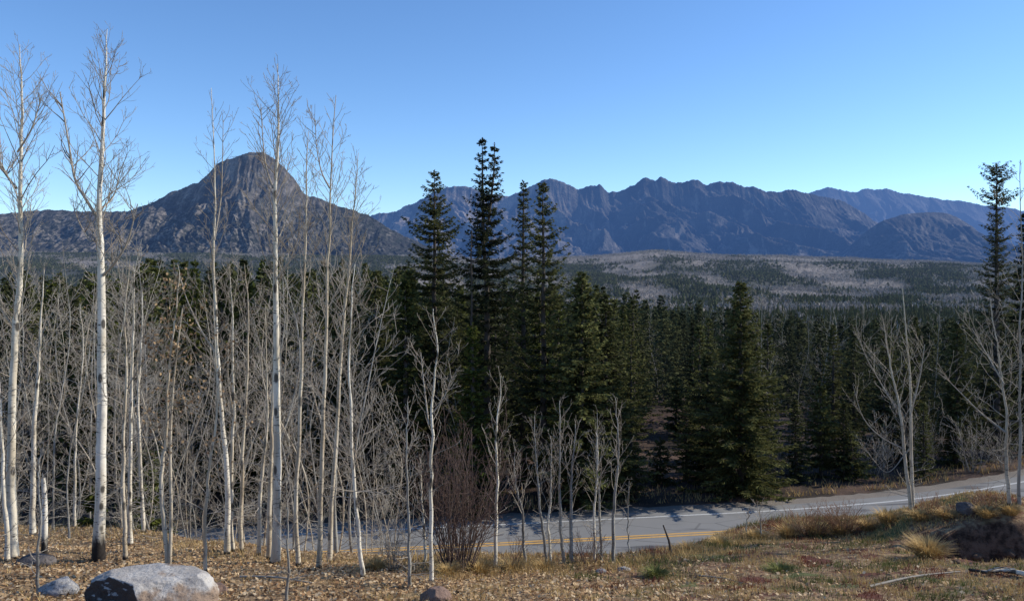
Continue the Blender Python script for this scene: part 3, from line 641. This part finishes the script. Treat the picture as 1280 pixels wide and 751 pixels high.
put_aspen([(284, 692), (283, 600), (276, 500), (271, 420), (267, 330), (268, 230), (264, 110)], 'tall slim aspen with its tip against the left shoulder of the peak', 511, 7, spread=.7, nl=42, steep=.95, dens=6.5, minr=.0028, cstart=.38,
          limbs=[([(268, 300, 0), (276, 250, .2), (278, 200, .2), (279, 150, .2)], .018), ([(269, 440, 0), (250, 410, 0), (232, 370, .2), (222, 330, .3)], .02)])
put_aspen([(291, 689), (289, 600), (291, 500), (290, 400), (286, 330)], 'slim aspen touching the right side of the tall one below the left shoulder', 512, 5, spread=.9, nl=16)
put_aspen([(302, 690), (303, 600), (307, 480), (310, 400), (305, 330)], 'thin cream aspen midway between two tall slim ones', 513, 5, spread=.9, nl=18, mb=M_ASPT)
put_aspen([(323, 695), (326, 600), (333, 540), (333, 470), (330, 380)], 'thin tan aspen left of the thick one that crosses the peak', 514, 5, spread=.9, nl=16, mb=M_ASPT)
put_aspen([(344, 704), (344, 560), (345, 430), (342, 330), (341, 240), (345, 160), (342, 80)], 'thick tall white aspen whose tip rises over the rounded peak', 515, 10, spread=.85, nl=50, steep=.98, dens=6.5, minr=.0028, cstart=.42,
          limbs=[([(341, 235, 0), (333, 210, .2), (329, 180, .3), (326, 130, .3)], .02), ([(345, 350, 0), (362, 325, -.2), (372, 300, -.3)], .02)])
put_aspen([(336, 700), (337, 600), (338, 520), (341, 440), (344, 380)], 'tan stem pressed against the left side of the thick aspen below the peak', 516, 6, spread=.6, nl=10, mb=M_ASPT)
put_aspen([(373, 708), (373, 620), (378, 480), (382, 350), (386, 260), (389, 165)], 'tall thin tan aspen just right of the thick one below the peak', 517, 5.5, spread=.6, nl=38, steep=.95, dens=6.5, minr=.0028, cstart=.45, mb=M_ASPT)
put_aspen([(398, 712), (402, 600), (406, 480), (411, 340), (413, 240), (421, 120)], 'tall tan aspen with a leaning tip, left one of two tall parallel stems', 518, 6, spread=.7, nl=42, steep=.95, dens=6.5, minr=.0028, cstart=.42, mb=M_ASPT,
          limbs=[([(412, 235, 0), (402, 215, .2), (396, 185, .3), (394, 150, .3)], .016)])
put_aspen([(411, 704), (414, 620), (421, 520), (428, 420), (436, 330), (440, 260), (447, 190)], 'tall aspen leaning right, right one of two tall parallel stems', 519, 5.8, spread=.75, nl=42, steep=.9, dens=6.5, minr=.0028, cstart=.4, mb=M_ASPT)
put_aspen([(421, 692), (420, 620), (424, 560), (430, 500), (431, 440)], 'dark grey aspen stem standing behind the two tall parallel ones', 520, 5, spread=.8, nl=12, mb=M_ASPG)
put_aspen([(454, 722), (447, 640), (444, 570), (440, 480), (442, 400), (446, 330)], 'curved cream aspen, rightmost of the big grove', 521, 5, spread=1.1, nl=26, cstart=.3)
put_aspen([(512, 733), (510, 680), (507, 620), (505, 560), (509, 500)], 'thin sapling with a crooked top left of the small brown rock', 522, 4, spread=.5, nl=20, lower=14, cstart=.2, dens=7, mb=M_ASPG, mt=M_TWIG)
put_aspen([(539, 729), (537, 640), (535, 560), (536, 500), (545, 440), (541, 385)], 'forked white aspen standing directly behind the small brown rock', 523, 4.8, spread=.5, nl=18, cstart=.4, mb=M_ASP, minr=.0028,
          limbs=[([(536, 530, 0), (530, 480, .1), (526, 440, .1)], .015), ([(538, 520, 0), (556, 495, -.1), (565, 470, -.1)], .012)])
put_aspen([(531, 705), (530, 640), (527, 590)], 'short thin white stem left beside the forked aspen', 524, 3.5, spread=.5, nl=10, lower=4)
sap = [(619, 712, 625, 470, 4.5, 'pale crooked sapling right of the red-brown shrub, tallest of the roadside row'), (656, 704, 648, 560, 3.5, 'spotted sapling leaning left at the left end of the roadside row'), (683, 708, 668, 520, 3.5, 'sapling with a left lean and drooping side twigs in the roadside row'),
       (689, 707, 688, 545, 3, 'straight thin sapling, second stem of the leaning pair in the roadside row'), (706, 705, 701, 500, 4, 'bare sapling in the middle of the roadside row'), (715, 703, 720, 530, 4.5, 'darker speckled sapling leaning right in the middle of the roadside row'),
       (743, 703, 737, 540, 3.2, 'thin sapling, left of the last three in the roadside row'), (752, 702, 752, 515, 3.2, 'thin upright sapling, middle of the last three in the roadside row'), (767, 703, 770, 500, 4.5, 'stouter sapling at the right end of the roadside row')]
for k, (bx, by, tx, ty, w_, lb) in enumerate(sap):
    put_aspen([(bx, by), (bx + .4 * (tx - bx) + rng.uniform(-3, 3), by + .4 * (ty - by)), (bx + .7 * (tx - bx) + rng.uniform(-4, 4), by + .7 * (ty - by)), (tx, ty)], lb, 540 + k, w_, spread=.42, nl=20, cstart=.3, lower=8, dens=7, minr=.0024, name='aspen_sapling', cat='sapling', mb=M_ASPG if k % 3 else M_ASP, mt=M_TWIG, steep=1.0)
put_aspen([(1140, 640), (1133, 580), (1122, 510), (1112, 450), (1104, 395)], 'bare tree with two spreading stems on the bank, middle of the right half', 560, 4.6, spread=.85, nl=26, cstart=.3, lower=10, steep=1.0, dens=6, mb=M_ASPT, mt=M_TWIGG, minr=.0026,
          extra=[([(1141, 632, 0), (1139, 560, .1), (1138, 480, .2), (1133, 420, .2), (1128, 360, .2)], 4.6)],
          limbs=[([(1128, 560, 0), (1100, 545, .2), (1078, 520, .3), (1066, 480, .3)], .015), ([(1120, 510, 0), (1096, 470, .2), (1080, 440, .2), (1070, 405, .2)], .014), ([(1138, 520, .1), (1150, 470, 0), (1156, 430, 0)], .015), ([(1137, 560, 0), (1110, 590, 0), (1088, 570, .1)], .012)])
put_aspen([(1262, 634), (1259, 560), (1256, 500), (1248, 440), (1237, 370)], 'bare tree with long left-reaching limbs on the bank near the right edge', 561, 4.4, spread=.85, nl=26, cstart=.28, lower=8, dens=6, mb=M_ASPT, mt=M_TWIGG, minr=.0026,
          limbs=[([(1257, 540, 0), (1225, 515, .2), (1200, 490, .2), (1180, 470, .3)], .02), ([(1255, 480, 0), (1232, 440, .1), (1215, 410, .1)], .016)])
put_aspen([(1275, 630), (1272, 540), (1276, 440), (1281, 330), (1278, 200)], 'tall thin bare tree hugging the right edge of the picture', 562, 3.6, spread=.8, nl=24, cstart=.35, mb=M_ASPG, mt=M_TWIGG, minr=.003)
put_aspen([(787, 690), (786, 650), (787, 600)], 'knee-high thin bare shoot before the road, right of the sapling row', 563, 1.6, spread=.25, nl=6, lower=2, name='bare_shoot', cat='sapling', mb=M_ASPG, minr=.002)
put_aspen([(950, 673), (951, 655), (950, 632)], 'small branching bare shoot on the grassy bank edge before the road', 564, 2, spread=.32, nl=12, lower=4, name='bare_shoot', cat='sapling', mb=M_ASPG, minr=.0025)
put_aspen([(937, 673), (932, 655), (934, 640)], 'small dark bare shoot left of the branching one on the bank edge', 565, 1.8, spread=.2, nl=8, lower=3, name='bare_shoot', cat='sapling', mb=M_ASPG, minr=.0025)
put_aspen([(48, 742), (47, 700), (52, 660), (48, 600), (50, 560)], 'crooked grey sapling in front of the small grey rock at lower left', 566, 3.5, spread=.35, nl=14, lower=4, name='aspen_sapling', cat='sapling', mb=M_ASPG, mt=M_TWIG)
put_aspen([(358, 751), (358, 700), (361, 650), (358, 600)], 'short thin grey sapling right of the boulder at the bottom edge', 567, 3.2, spread=.3, nl=12, lower=5, name='aspen_sapling', cat='sapling', mb=M_ASPG, mt=M_TWIG)

# broken stub with a black foot; dead stick by the road
b = find(55, 704); D = b[1]; t = thing('aspen_stub', 'broken white aspen stub with a black foot at the left', 'tree stub', b)
tb = Tubes(); tb.add(smooth_path([(0, 0, -.05), at(56, 660, D) - b, at(56, 625, D) - b, at(54, 597, D) - b], 14), np.linspace(.06, .035, 14), 9); obj('trunk', tb.mesh('trunk', M_ASPD), t)
tb = Tubes(); tb.add([at(55, 640, D) - b, at(48, 618, D) - b, at(46, 600, D) - b], [.02, .014, .006], 5); tb.add([at(56, 620, D) - b, at(62, 604, D - .1) - b], [.015, .005], 5); obj('broken_branch', tb.mesh('broken_branch', M_TWIG), t)
b = find(840, 694); D = b[1]; tb = Tubes(); tb.add(np.array([(0, 0, -.05), at(836, 675, D) - b, at(829, 656, D) - b]), [.025, .022, .014], 7)
tag(obj('dead_stick', tb.mesh('dead_stick', M_CBARK), loc=b), 'dark broken stick poking up at the bank edge before the road', 'stick')

# grey thicket of slim aspens
AP = []
for k in range(8):
    r = np.random.RandomState(600 + k); H = 10.0
    path = np.array([(0, 0, 0), (r.normal(0, .2), r.normal(0, .2), 3), (r.normal(0, .45), r.normal(0, .45), 6.5), (r.normal(0, .7), r.normal(0, .7), H)])
    AP.append(aspen_meshes(path, (.024, .034, .046)[k % 3], 620 + k, cstart=.2, spread=(1.7, 1.3, 1.5)[k % 3], nl=28, dens=3.7, lower=10, steep=.55, mb=M_ASPG if k % 3 else M_ASPT, mt=M_TWIGG, minr=.0052, leaves=150 if k == 2 else 0))
r = np.random.RandomState(88); pts = []
mainpx = [17, 123, 284, 344, 398, 411, 454]
def place_asp(X, D, h, group, label, k):
    z = tz(X, D); t = thing('aspen_tree', label, 'aspen tree', (X, D, z - .05), group, r.rand() * 6.28); s = h / 10; t.scale = (s, s, s); t.rotation_euler.x = r.normal(0, .035); t.rotation_euler.y = r.normal(0, .045)
    tm, lm, cm, lv = AP[k]; obj('trunk', tm, t); obj('crown', cm, t)
    if lv: obj('dry_leaves', lv, t)
tries = 0
while len(pts) < 62 and tries < 5000:
    tries += 1; D = r.uniform(19, 33); px = r.uniform(-20, 500); X = (px - HX) / F * D
    if any((X - a) ** 2 + (D - b_) ** 2 < 1.0 for a, b_ in pts): continue
    if D > 31.5 - max(0, px - 330) * .0 and road_w(X, D) > -5.8: continue
    if px > 300 and D > 27 and r.rand() < .8: continue
    z = tz(X, D); top = (r.uniform(280, 350) if r.rand() < .4 else r.uniform(350, 490)) if px < 470 else r.uniform(400, 500); h = (HY - top) / F * D - z
    if h < 3 or h > 14: continue
    pts.append((X, D)); place_asp(X, D, h, 'slim aspens of the grey thicket on the near slope', 'slim grey bare aspen in the thicket on this side of the road', r.randint(0, 8))
p2 = []; tries = 0
while len(p2) < 52 and tries < 5000:
    tries += 1; D = r.uniform(44.5, 62); px = r.uniform(-20, 620) if r.rand() < .8 else r.uniform(620, 1290); X = (px - HX) / F * D
    if road_w(X, D) < 6.4 or any((X - a) ** 2 + (D - b_) ** 2 < 1.4 for a, b_ in p2): continue
    z = tz(X, D); top = r.uniform(330, 480) if px < 480 else (r.uniform(430, 560) if px < 620 else r.uniform(500, 600)); h = (HY - top) / F * D - z
    if h < 2.5: continue
    h = min(h, 14); p2.append((X, D)); place_asp(X, D, h, 'bare aspens among the conifers across the road', 'bare grey aspen among the conifers across the road', r.randint(0, 8))
tries = 0
while tries < 34:
    tries += 1; D = r.uniform(60, 105); px = r.uniform(600, 1290); X = (px - HX) / F * D; place_asp(X, D, r.uniform(8, 13), 'bare aspens among the conifers across the road', 'bare grey aspen among the conifers across the road', r.randint(0, 8))
for px, top, d_, lb in [(575, 395, 45, 'white bare tree with crooked limbs at the foot of the tall twin-topped conifer'), (965, 440, 52, 'brownish bare tree just right of the broad roadside conifer'), (790, 520, 52, 'grey bare tree at the left end of the dirt bank')]:
    g = gnd(px, d_); h = (HY - top) / F * d_ - g[2]; place_asp(g[0], d_, h, None, lb, rng.randint(0, 7))

# ------------------------------------------------------------------ shrubs
def shrub(name, px, py, wpx, hpx, label, seed, n, mat, rad=.007, cat='shrub', group=None, lean=.5, lv=2, loc=None):
    b = find(px, py) if loc is None else loc; D = b[1]; r = np.random.RandomState(seed); tb = Tubes(); W = wpx / F * D / 2; H = hpx / F * D
    for k in range(n):
        a = r.rand() * 6.28; q = r.rand() ** .5; o = np.array([math.cos(a) * W * .3 * q, math.sin(a) * W * .3 * q, -.03]); L = H * r.uniform(.55, 1.08)
        e = np.array([math.cos(a) * W * q * lean * 2, math.sin(a) * W * q * lean * 2, L]); dv = e - o
        grow(tb, o, dv, np.linalg.norm(dv), rad * r.uniform(.7, 1.3), lv, r, 5 / max(H, .8), .03, rad * .42)
    return tag(obj(name, tb.mesh(name, mat), loc=b), label, cat, group)
shrub('willow_shrub', 572, 712, 120, 165, 'big tangled red-brown bare shrub right of the forked aspen', 701, 85, M_SHRUB, .008)
shrub('willow_shrub', 492, 712, 40, 60, 'low grey-brown twiggy shrub between the grove and the thin sapling', 702, 16, M_TWIGG, .006)
shrub('willow_shrub', 735, 706, 60, 45, 'low tangled twigs around the feet of the sapling row', 703, 22, M_SHRUB, .005)
shrub('willow_shrub', 1055, 666, 60, 34, 'reddish brown bare bush on the bank edge before the road', 704, 90, M_RUST, .005)
shrub('willow_shrub', 1010, 668, 70, 30, 'low rusty bush left of the reddish one on the bank edge', 705, 90, M_RUST, .005)
shrub('willow_shrub', 1160, 642, 40, 26, 'small rusty twigs at the foot of the forked bare tree', 706, 34, M_RUST, .005)
shrub('willow_shrub', 1232, 636, 50, 24, 'low brown twigs beside the dark stone on the mound', 707, 34, M_RUST, .005)
shrub('willow_shrub', 640, 712, 30, 50, 'short twiggy shrub at the right foot of the red-brown one', 708, 12, M_SHRUB, .005)
for k, (px, hp, wp) in enumerate([(690, 40, 60), (760, 55, 60), (960, 50, 45), (1090, 55, 60), (1150, 80, 60), (1215, 70, 60), (1255, 60, 50), (540, 60, 60), (800, 40, 40)]):
    g = gnd(px, 47 + (k % 3)); z = road_w(g[0], g[1])
    if z < 6: g = gnd(px, 50)
    shrub('roadside_bush', px, 0, wp, hp, 'brown bare bush at the wood edge across the road', 720 + k, 26, M_TWIGG, .014, group='brown bushes along the far road edge', loc=g)

# ------------------------------------------------------------------ rocks
def mat_stone(name, a, b, c_):
    g = NG(name); co = g.obj(); n = g.noise(co, 3.2, 8, .65); c = g.mix(g.ramp(n, .35, .65), a, b)
    c = g.mix(g.ramp(g.noise(co, 11, 6, .7), .55, .68), c, c_); c = g.mix(g.ramp(g.noise(co, 45, 3), .6, .72), c, (.05, .045, .04))
    ck = g.vor(g.mix(.2, co, g.n('ShaderNodeTexNoise').outputs[1]), 2.1, 'DISTANCE_TO_EDGE'); c = g.mix(g.ramp(ck, .0, .02, .7, 0.0), c, (.06, .05, .045))
    return g.done(c, .9, g.bump(g.math('ADD', n, g.math('MULTIPLY', g.noise(co, 22, 6, .7), .5)), .8, .05))
MS_G = mat_stone('grey_granite', (.3, .29, .28), (.44, .42, .4), (.2, .17, .14)); MS_B = mat_stone('brown_stone', (.2, .13, .1), (.3, .2, .15), (.12, .08, .06)); MS_C = mat_stone('earth_clod', (.1, .06, .04), (.17, .11, .075), (.06, .035, .025)); MS_D = mat_stone('dark_stone', (.1, .09, .09), (.17, .15, .14), (.07, .06, .05))
def mat_boulder():
    g = NG('granite_painted_shade'); co = g.obj(); n = g.noise(co, 2.2, 8, .65)
    c = g.mix(g.ramp(n, .38, .62), (.36, .33, .3), (.52, .49, .45)); c = g.mix(g.ramp(g.noise(co, 1.7, 5, .6), .52, .62), c, (.3, .22, .16)); c = g.mix(g.ramp(g.noise(co, 28, 4, .7), .58, .7), c, (.13, .115, .1))
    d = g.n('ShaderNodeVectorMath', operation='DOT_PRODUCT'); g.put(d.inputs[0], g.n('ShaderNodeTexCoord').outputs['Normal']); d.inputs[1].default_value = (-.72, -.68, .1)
    dd = g.math('ADD', d.outputs['Value'], g.math('MULTIPLY', g.math('SUBTRACT', n, .5), .25)); c = g.mix(g.ramp(dd, .8, .88), c, g.mix(n, (.04, .033, .03), (.11, .08, .065)))  # left-front face coloured near black, painting in its shade
    return g.done(c, .9, g.bump(g.math('ADD', n, g.math('MULTIPLY', g.noise(co, 18, 7, .7), .6)), .8, .05))
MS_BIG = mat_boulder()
def rock(px, py, wpx, hpx, label, seed, mat, depth=.8, flat=.25, cuts=6, rz=0, extra=(), name='rock', sub=5, sink=.25):
    b = find(px, py); D = b[1]; bm = bmesh.new(); bmesh.ops.create_icosphere(bm, subdivisions=sub, radius=1); r = random.Random(seed)
    pl = []
    for k in range(cuts):
        n = Vector((r.uniform(-1, 1), r.uniform(-1, .6), r.uniform(-.1, 1))).normalized(); pl.append((n, r.uniform(.62, .86)))
    pl.append((Vector((0, 0, 1)), 1 - flat)); pl += [(Vector(n_).normalized(), d_) for n_, d_ in extra]
    for v in bm.verts:
        p = v.co.copy()
        for n, d0 in pl:
            q = p.dot(n) - d0
            if q > 0: p -= n * q * .93
        p += p.normalized() * (mn.fractal(p * 1.6 + Vector((seed, 0, 0)), .9, 2.1, 6) * .07 + mn.fractal(p * 7 + Vector((seed, 3, 0)), .8, 2.0, 4) * .018)
        v.co = p
    W = wpx / F * D / 2; H = hpx / F * D
    for v in bm.verts: v.co = Vector((v.co.x * W * 1.08, v.co.y * W * depth, (v.co.z + (1 - sink) - .35) * H / (1 - flat + .4)))
    me = bpy.data.meshes.new(name); bm.to_mesh(me); bm.free(); me.materials.append(mat)
    me.polygons.foreach_set('use_smooth', [True] * len(me.polygons))
    o = obj(name, me, loc=b); o.rotation_euler.z = rz; return tag(o, label, 'rock')
rock(183, 758, 168, 40, 'big flat-topped grey boulder with a left face painted dark as shade behind the two-stemmed young aspen', 3, MS_BIG, .62, .3, 2, sub=6, name='boulder', extra=[((-.72, -.68, .12), .52), ((.55, -.75, .5), .78)])
rock(74, 742, 46, 19, 'small pale grey angular rock at lower left beside the crooked sapling', 14, MS_G, .8, .2)
rock(275, 741, 22, 12, 'small brown stone at the right end of the boulder', 15, MS_B, .8, .2, sub=4)
rock(544, 752, 38, 18, 'reddish brown rock at the foot of the forked aspen', 16, MS_B, .8, .15)
rock(1208, 640, 24, 14, 'round dark stone on top of the grassy mound', 17, MS_D, .8, .1, sub=4)
rock(42, 706, 52, 14, 'low dark stone between the far left aspen and the broken stub', 18, MS_D, .5, .1, sub=4)
rock(780, 713, 16, 5, 'little white stone on the bank below the sapling row', 19, MS_G, .8, .2, sub=3)
rock(752, 716, 14, 5, 'flat pale pebble left of the little white stone', 20, MS_G, .8, .2, sub=3)
for q, (px, py, w_, h_) in enumerate([(1196, 704, 10, 5), (1221, 700, 12, 6), (1262, 698, 14, 7)]):
    o_ = rock(px, py, w_, h_, 'dark earth clod lying in the eroded hollow at lower right', 60 + q, MS_C, .8, .1, sub=3, name='earth_clod'); o_['group'] = 'earth clods in the hollow'; o_['category'] = 'clod'
b = find(1238, 717); pp = [find(x, y) + np.array([0, 0, .05]) - b for x, y in [(1212, 716), (1232, 719), (1256, 717), (1284, 722)]]; tb = Tubes(); tb.add(smooth_path(pp, 12), np.linspace(.022, .036, 12), 7); tb.add(smooth_path([pp[1], pp[1] + np.array([.12, -.1, .1]), pp[1] + np.array([.3, -.2, .12])], 6), np.linspace(.018, .006, 6), 5)
tag(obj('fallen_branch', tb.mesh('fallen_branch', M_ASP), loc=b), 'pale fallen branch lying below the dark hollow at lower right', 'branch')
for k, (x0, y0, x1, y1, rr, lb) in enumerate([(108, 735, 165, 722, .02, 'thin grey fallen stick left of the boulder'), (300, 722, 390, 730, .018, 'thin fallen stick right of the boulder'), (1087, 735, 1200, 716, .02, 'long dark stick standing in for a shadow streak on the turf below the golden grass'), (870, 720, 935, 731, .014, 'short fallen twig on the turf, middle of the right half')]):  # the long dark one is added along a shadow streak, in its place
    a_, c_ = find(x0, y0), find(x1, y1); m_ = (a_ + c_) / 2; m_[2] = tz(m_[0], m_[1]); tb = Tubes(); tb.add(smooth_path([a_ - m_ + [0, 0, rr * 1.2], np.array([0, .05, rr * 1.5]), c_ - m_ + [0, 0, rr * 1.2]], 8), np.linspace(rr, rr * .5, 8), 6)
    tag(obj('fallen_stick', tb.mesh('fallen_stick', M_TWIGG if k > 1 else M_TWIG), loc=m_), lb, 'stick')  # k == 2, the long dark one, is added in place of a shadow streak

# ------------------------------------------------------------------ grass and leaf litter
def mat_grass(name, cols):
    g = NG(name); rp = g.n('ShaderNodeValToRGB'); g.put(rp.inputs[0], g.attr()); e = rp.color_ramp.elements
    while len(e) < len(cols): e.new(.5)
    for k, (p, c) in enumerate(cols): e[k].position = p; e[k].color = (*c, 1)
    return g.done(rp.outputs[0], .85, trans=.2)
M_GRASS = mat_grass('grass_blades', [(0, (.05, .06, .018)), (.28, (.19, .2, .06)), (.34, (.36, .25, .11)), (.66, (.6, .42, .18)), (.72, (.24, .085, .045)), (1, (.15, .055, .035))])
M_LITTER = mat_grass('leaf_litter', [(0, (.1, .055, .03)), (.3, (.3, .17, .085)), (.7, (.54, .37, .2)), (1, (.66, .52, .34))])
def blades(x, d, h, wd, tint, r, lean=.5):
    n = len(x); z = terrain(x, d); B = np.stack([x, d, z - .01], 1); a = r.rand(n) * 6.28; u = np.stack([np.cos(a), np.sin(a), 0 * a], 1) * wd[:, None]
    b_ = r.rand(n) * 6.28; T = B + np.stack([np.cos(b_) * h * lean * r.rand(n), np.sin(b_) * h * lean * r.rand(n), h], 1)
    V = np.stack([B - u, B + u, T], 1).reshape(-1, 3); return V, np.repeat(tint, 3)
r = np.random.RandomState(900); n = 190000
px = r.uniform(-30, 1310, n); D = r.uniform(9.2, 25, n) ** 1.0; X = (px - HX) / F * D
cl = fbm(X * 1.3, D * 1.3, 3, 81); ed = D - ri(X, _E)
dens = np.clip(.25 + 1.1 * cl + .45 * sstep(0, 7, X) + .55 * np.exp(-((ed + .6) / 1.2) ** 2), 0.02, 1)
hollow = (X > 7.3) & (D > 12.5) & (D < 15.5)
k = (r.rand(n) < dens) & (ed < 1.6) & (road_w(X, D) < -6) & ~hollow & ((X > -2) | (r.rand(n) < .3)); X, D, cl, ed = X[k], D[k], cl[k], ed[k]
m = len(X); gn = fbm(X * .8, D * .8, 3, 91); rd = fbm(X * .9, D * .9, 3, 95)
tint = np.where((gn > .14) & (X > 1), r.uniform(0, .3, m), np.where((rd > .2) & (X > 1), r.uniform(.7, 1, m), r.uniform(.34, .68, m)))
h = (.035 + .07 * r.rand(m)) * (1 + 1.2 * np.exp(-((ed + .3) / .8) ** 2)) * (1 + .6 * np.clip(cl, 0, 1)); V, T = blades(X, D, h, .004 + .005 * r.rand(m), tint, r, .8)
n = 60000; px = r.uniform(-30, 1310, n); D = r.uniform(42, 62, n); X = (px - HX) / F * D; rw_ = road_w(X, D)
k = (rw_ > 5.5) & (rw_ < 5.9 + 5 * r.rand(n) ** 2) & (r.rand(n) < np.clip(.5 + 1.5 * fbm(X * .5, D * .5, 3, 85), .08, 1)); X, D = X[k], D[k]; m = len(X)
V2, T2 = blades(X, D, .12 + .3 * r.rand(m), .02 + .015 * r.rand(m), r.uniform(.34, .72, m), r, .8); V = np.concatenate([V, V2]); T = np.concatenate([T, T2])
n = 8000; X = r.uniform(6.9, 15, n); D = r.uniform(15.6, 17.6, n); m = n
V2, T2 = blades(X, D, +.03 + .09 * r.rand(m), .006 + .004 * r.rand(m), r.uniform(.3, .72, m), r, 1.1); V = np.concatenate([V, V2]); T = np.concatenate([T, T2])
tag(obj('dry_grass', quick_mesh('dry_grass', V, None, np.arange(len(V)).reshape(-1, 3), M_GRASS, False, T)), 'short dry grass and low turf covering the near bank and the far road edge', 'grass', kind='stuff')
n = 130000; px = r.uniform(-30, 1310, n); D = 9 + 17 * r.rand(n) ** 1.1; X = (px - HX) / F * D; ed = D - ri(X, _E)
dn = np.where(X < 0, .95, np.clip(.8 - .17 * X, .1, 1)) * (.3 + 1.3 * np.clip(fbm(X * 1.1, D * 1.1, 3, 83) + .3, 0, 1)); k = (r.rand(n) < dn) & (ed < 3.5) & ~((X > 7.3) & (D > 12.5) & (D < 15.5)); X, D = X[k], D[k]; m = len(X)
P = np.stack([X, D, terrain(X, D) + .006 + .028 * r.rand(m)], 1); u = r.normal(0, 1, (m, 3)) * [1, 1, .45]; u /= np.linalg.norm(u, axis=1)[:, None]; v = np.cross(u, r.normal(0, .35, (m, 3)) + [0, 0, 1]); v /= np.linalg.norm(v, axis=1)[:, None]
sz = r.uniform(.018, .038, m)[:, None]; cup = np.array([0, 0, .012]); V = np.stack([P - u * sz, P + v * sz * .8 + cup * r.rand(m, 1), P + u * sz + cup * r.rand(m, 1), P - v * sz * .8], 1).reshape(-1, 3)
tag(obj('leaf_litter', quick_mesh('leaf_litter', V, np.arange(m * 4).reshape(-1, 4), None, M_LITTER, False, np.repeat(np.clip(r.normal(.55, .28, m), 0, 1), 4))), 'brown and tan fallen aspen leaves covering the bank', 'leaves', kind='stuff')
def tuft(px, py, wpx, hpx, n, lo, hi, label, seed, group=None, name='grass_clump'):
    b = find(px, py); D0 = b[1]; r = np.random.RandomState(seed); W = wpx / F * D0 / 2; H = hpx / F * D0
    a = r.rand(n) * 6.28; q = r.rand(n) ** .6; o = np.stack([np.cos(a) * q * W * .45, np.sin(a) * q * W * .45, np.full(n, -.03)], 1); L = H * r.uniform(.5, 1.1, n)
    out = np.stack([np.cos(a) * q * W, np.sin(a) * q * W, 0 * a], 1)
    z1 = np.stack([0 * a, 0 * a, L], 1); Mi = o + out * .4 + z1 * .7; Tp = o + out * r.uniform(.7, 1.2, n)[:, None] + z1 * r.uniform(.75, 1.05, n)[:, None]
    u = np.stack([-np.sin(a), np.cos(a), 0 * a], 1) * .006
    V = np.stack([o - u, o + u, Mi + u * .8, Tp, Mi - u * .8], 1).reshape(-1, 3); i = np.arange(n)[:, None] * 5
    me = quick_mesh(name, V, np.concatenate([i, i + 1, i + 2, i + 4], 1), np.concatenate([i + 4, i + 2, i + 3], 1), M_GRASS, False, np.repeat(r.uniform(lo, hi, n), 5))
    return tag(obj(name, me, loc=b), label, 'grass clump', group)
tuft(1160, 696, 54, 26, 800, .42, .66, 'golden dry grass clump at the left lip of the dark hollow', 951)
tuft(975, 714, 46, 10, 420, .1, .3, 'yellow-green low grass clump on the turf, right half', 952)
tuft(820, 719, 40, 12, 420, .05, .3, 'green grass clump on the turf below the dark broken stick', 953)
for k, (px, py, w_, h_) in enumerate([(860, 688, 30, 12), (900, 682, 34, 13), (945, 674, 34, 14), (985, 672, 36, 20), (1020, 668, 40, 17), (1050, 666, 40, 15), (1085, 660, 36, 13), (1110, 652, 36, 18), (1150, 648, 36, 13), (1182, 645, 34, 12), (1232, 644, 34, 14), (1262, 641, 34, 13), (470, 712, 36, 16), (600, 716, 40, 18), (640, 714, 36, 16), (680, 712, 30, 14), (560, 718, 36, 16)]):
    tuft(px, py, w_, h_, 420, .36, .72 if k % 3 == 0 else .66, 'tan dry grass clump along the edge of the near bank', 960 + k, 'tan grass clumps along the bank edge')
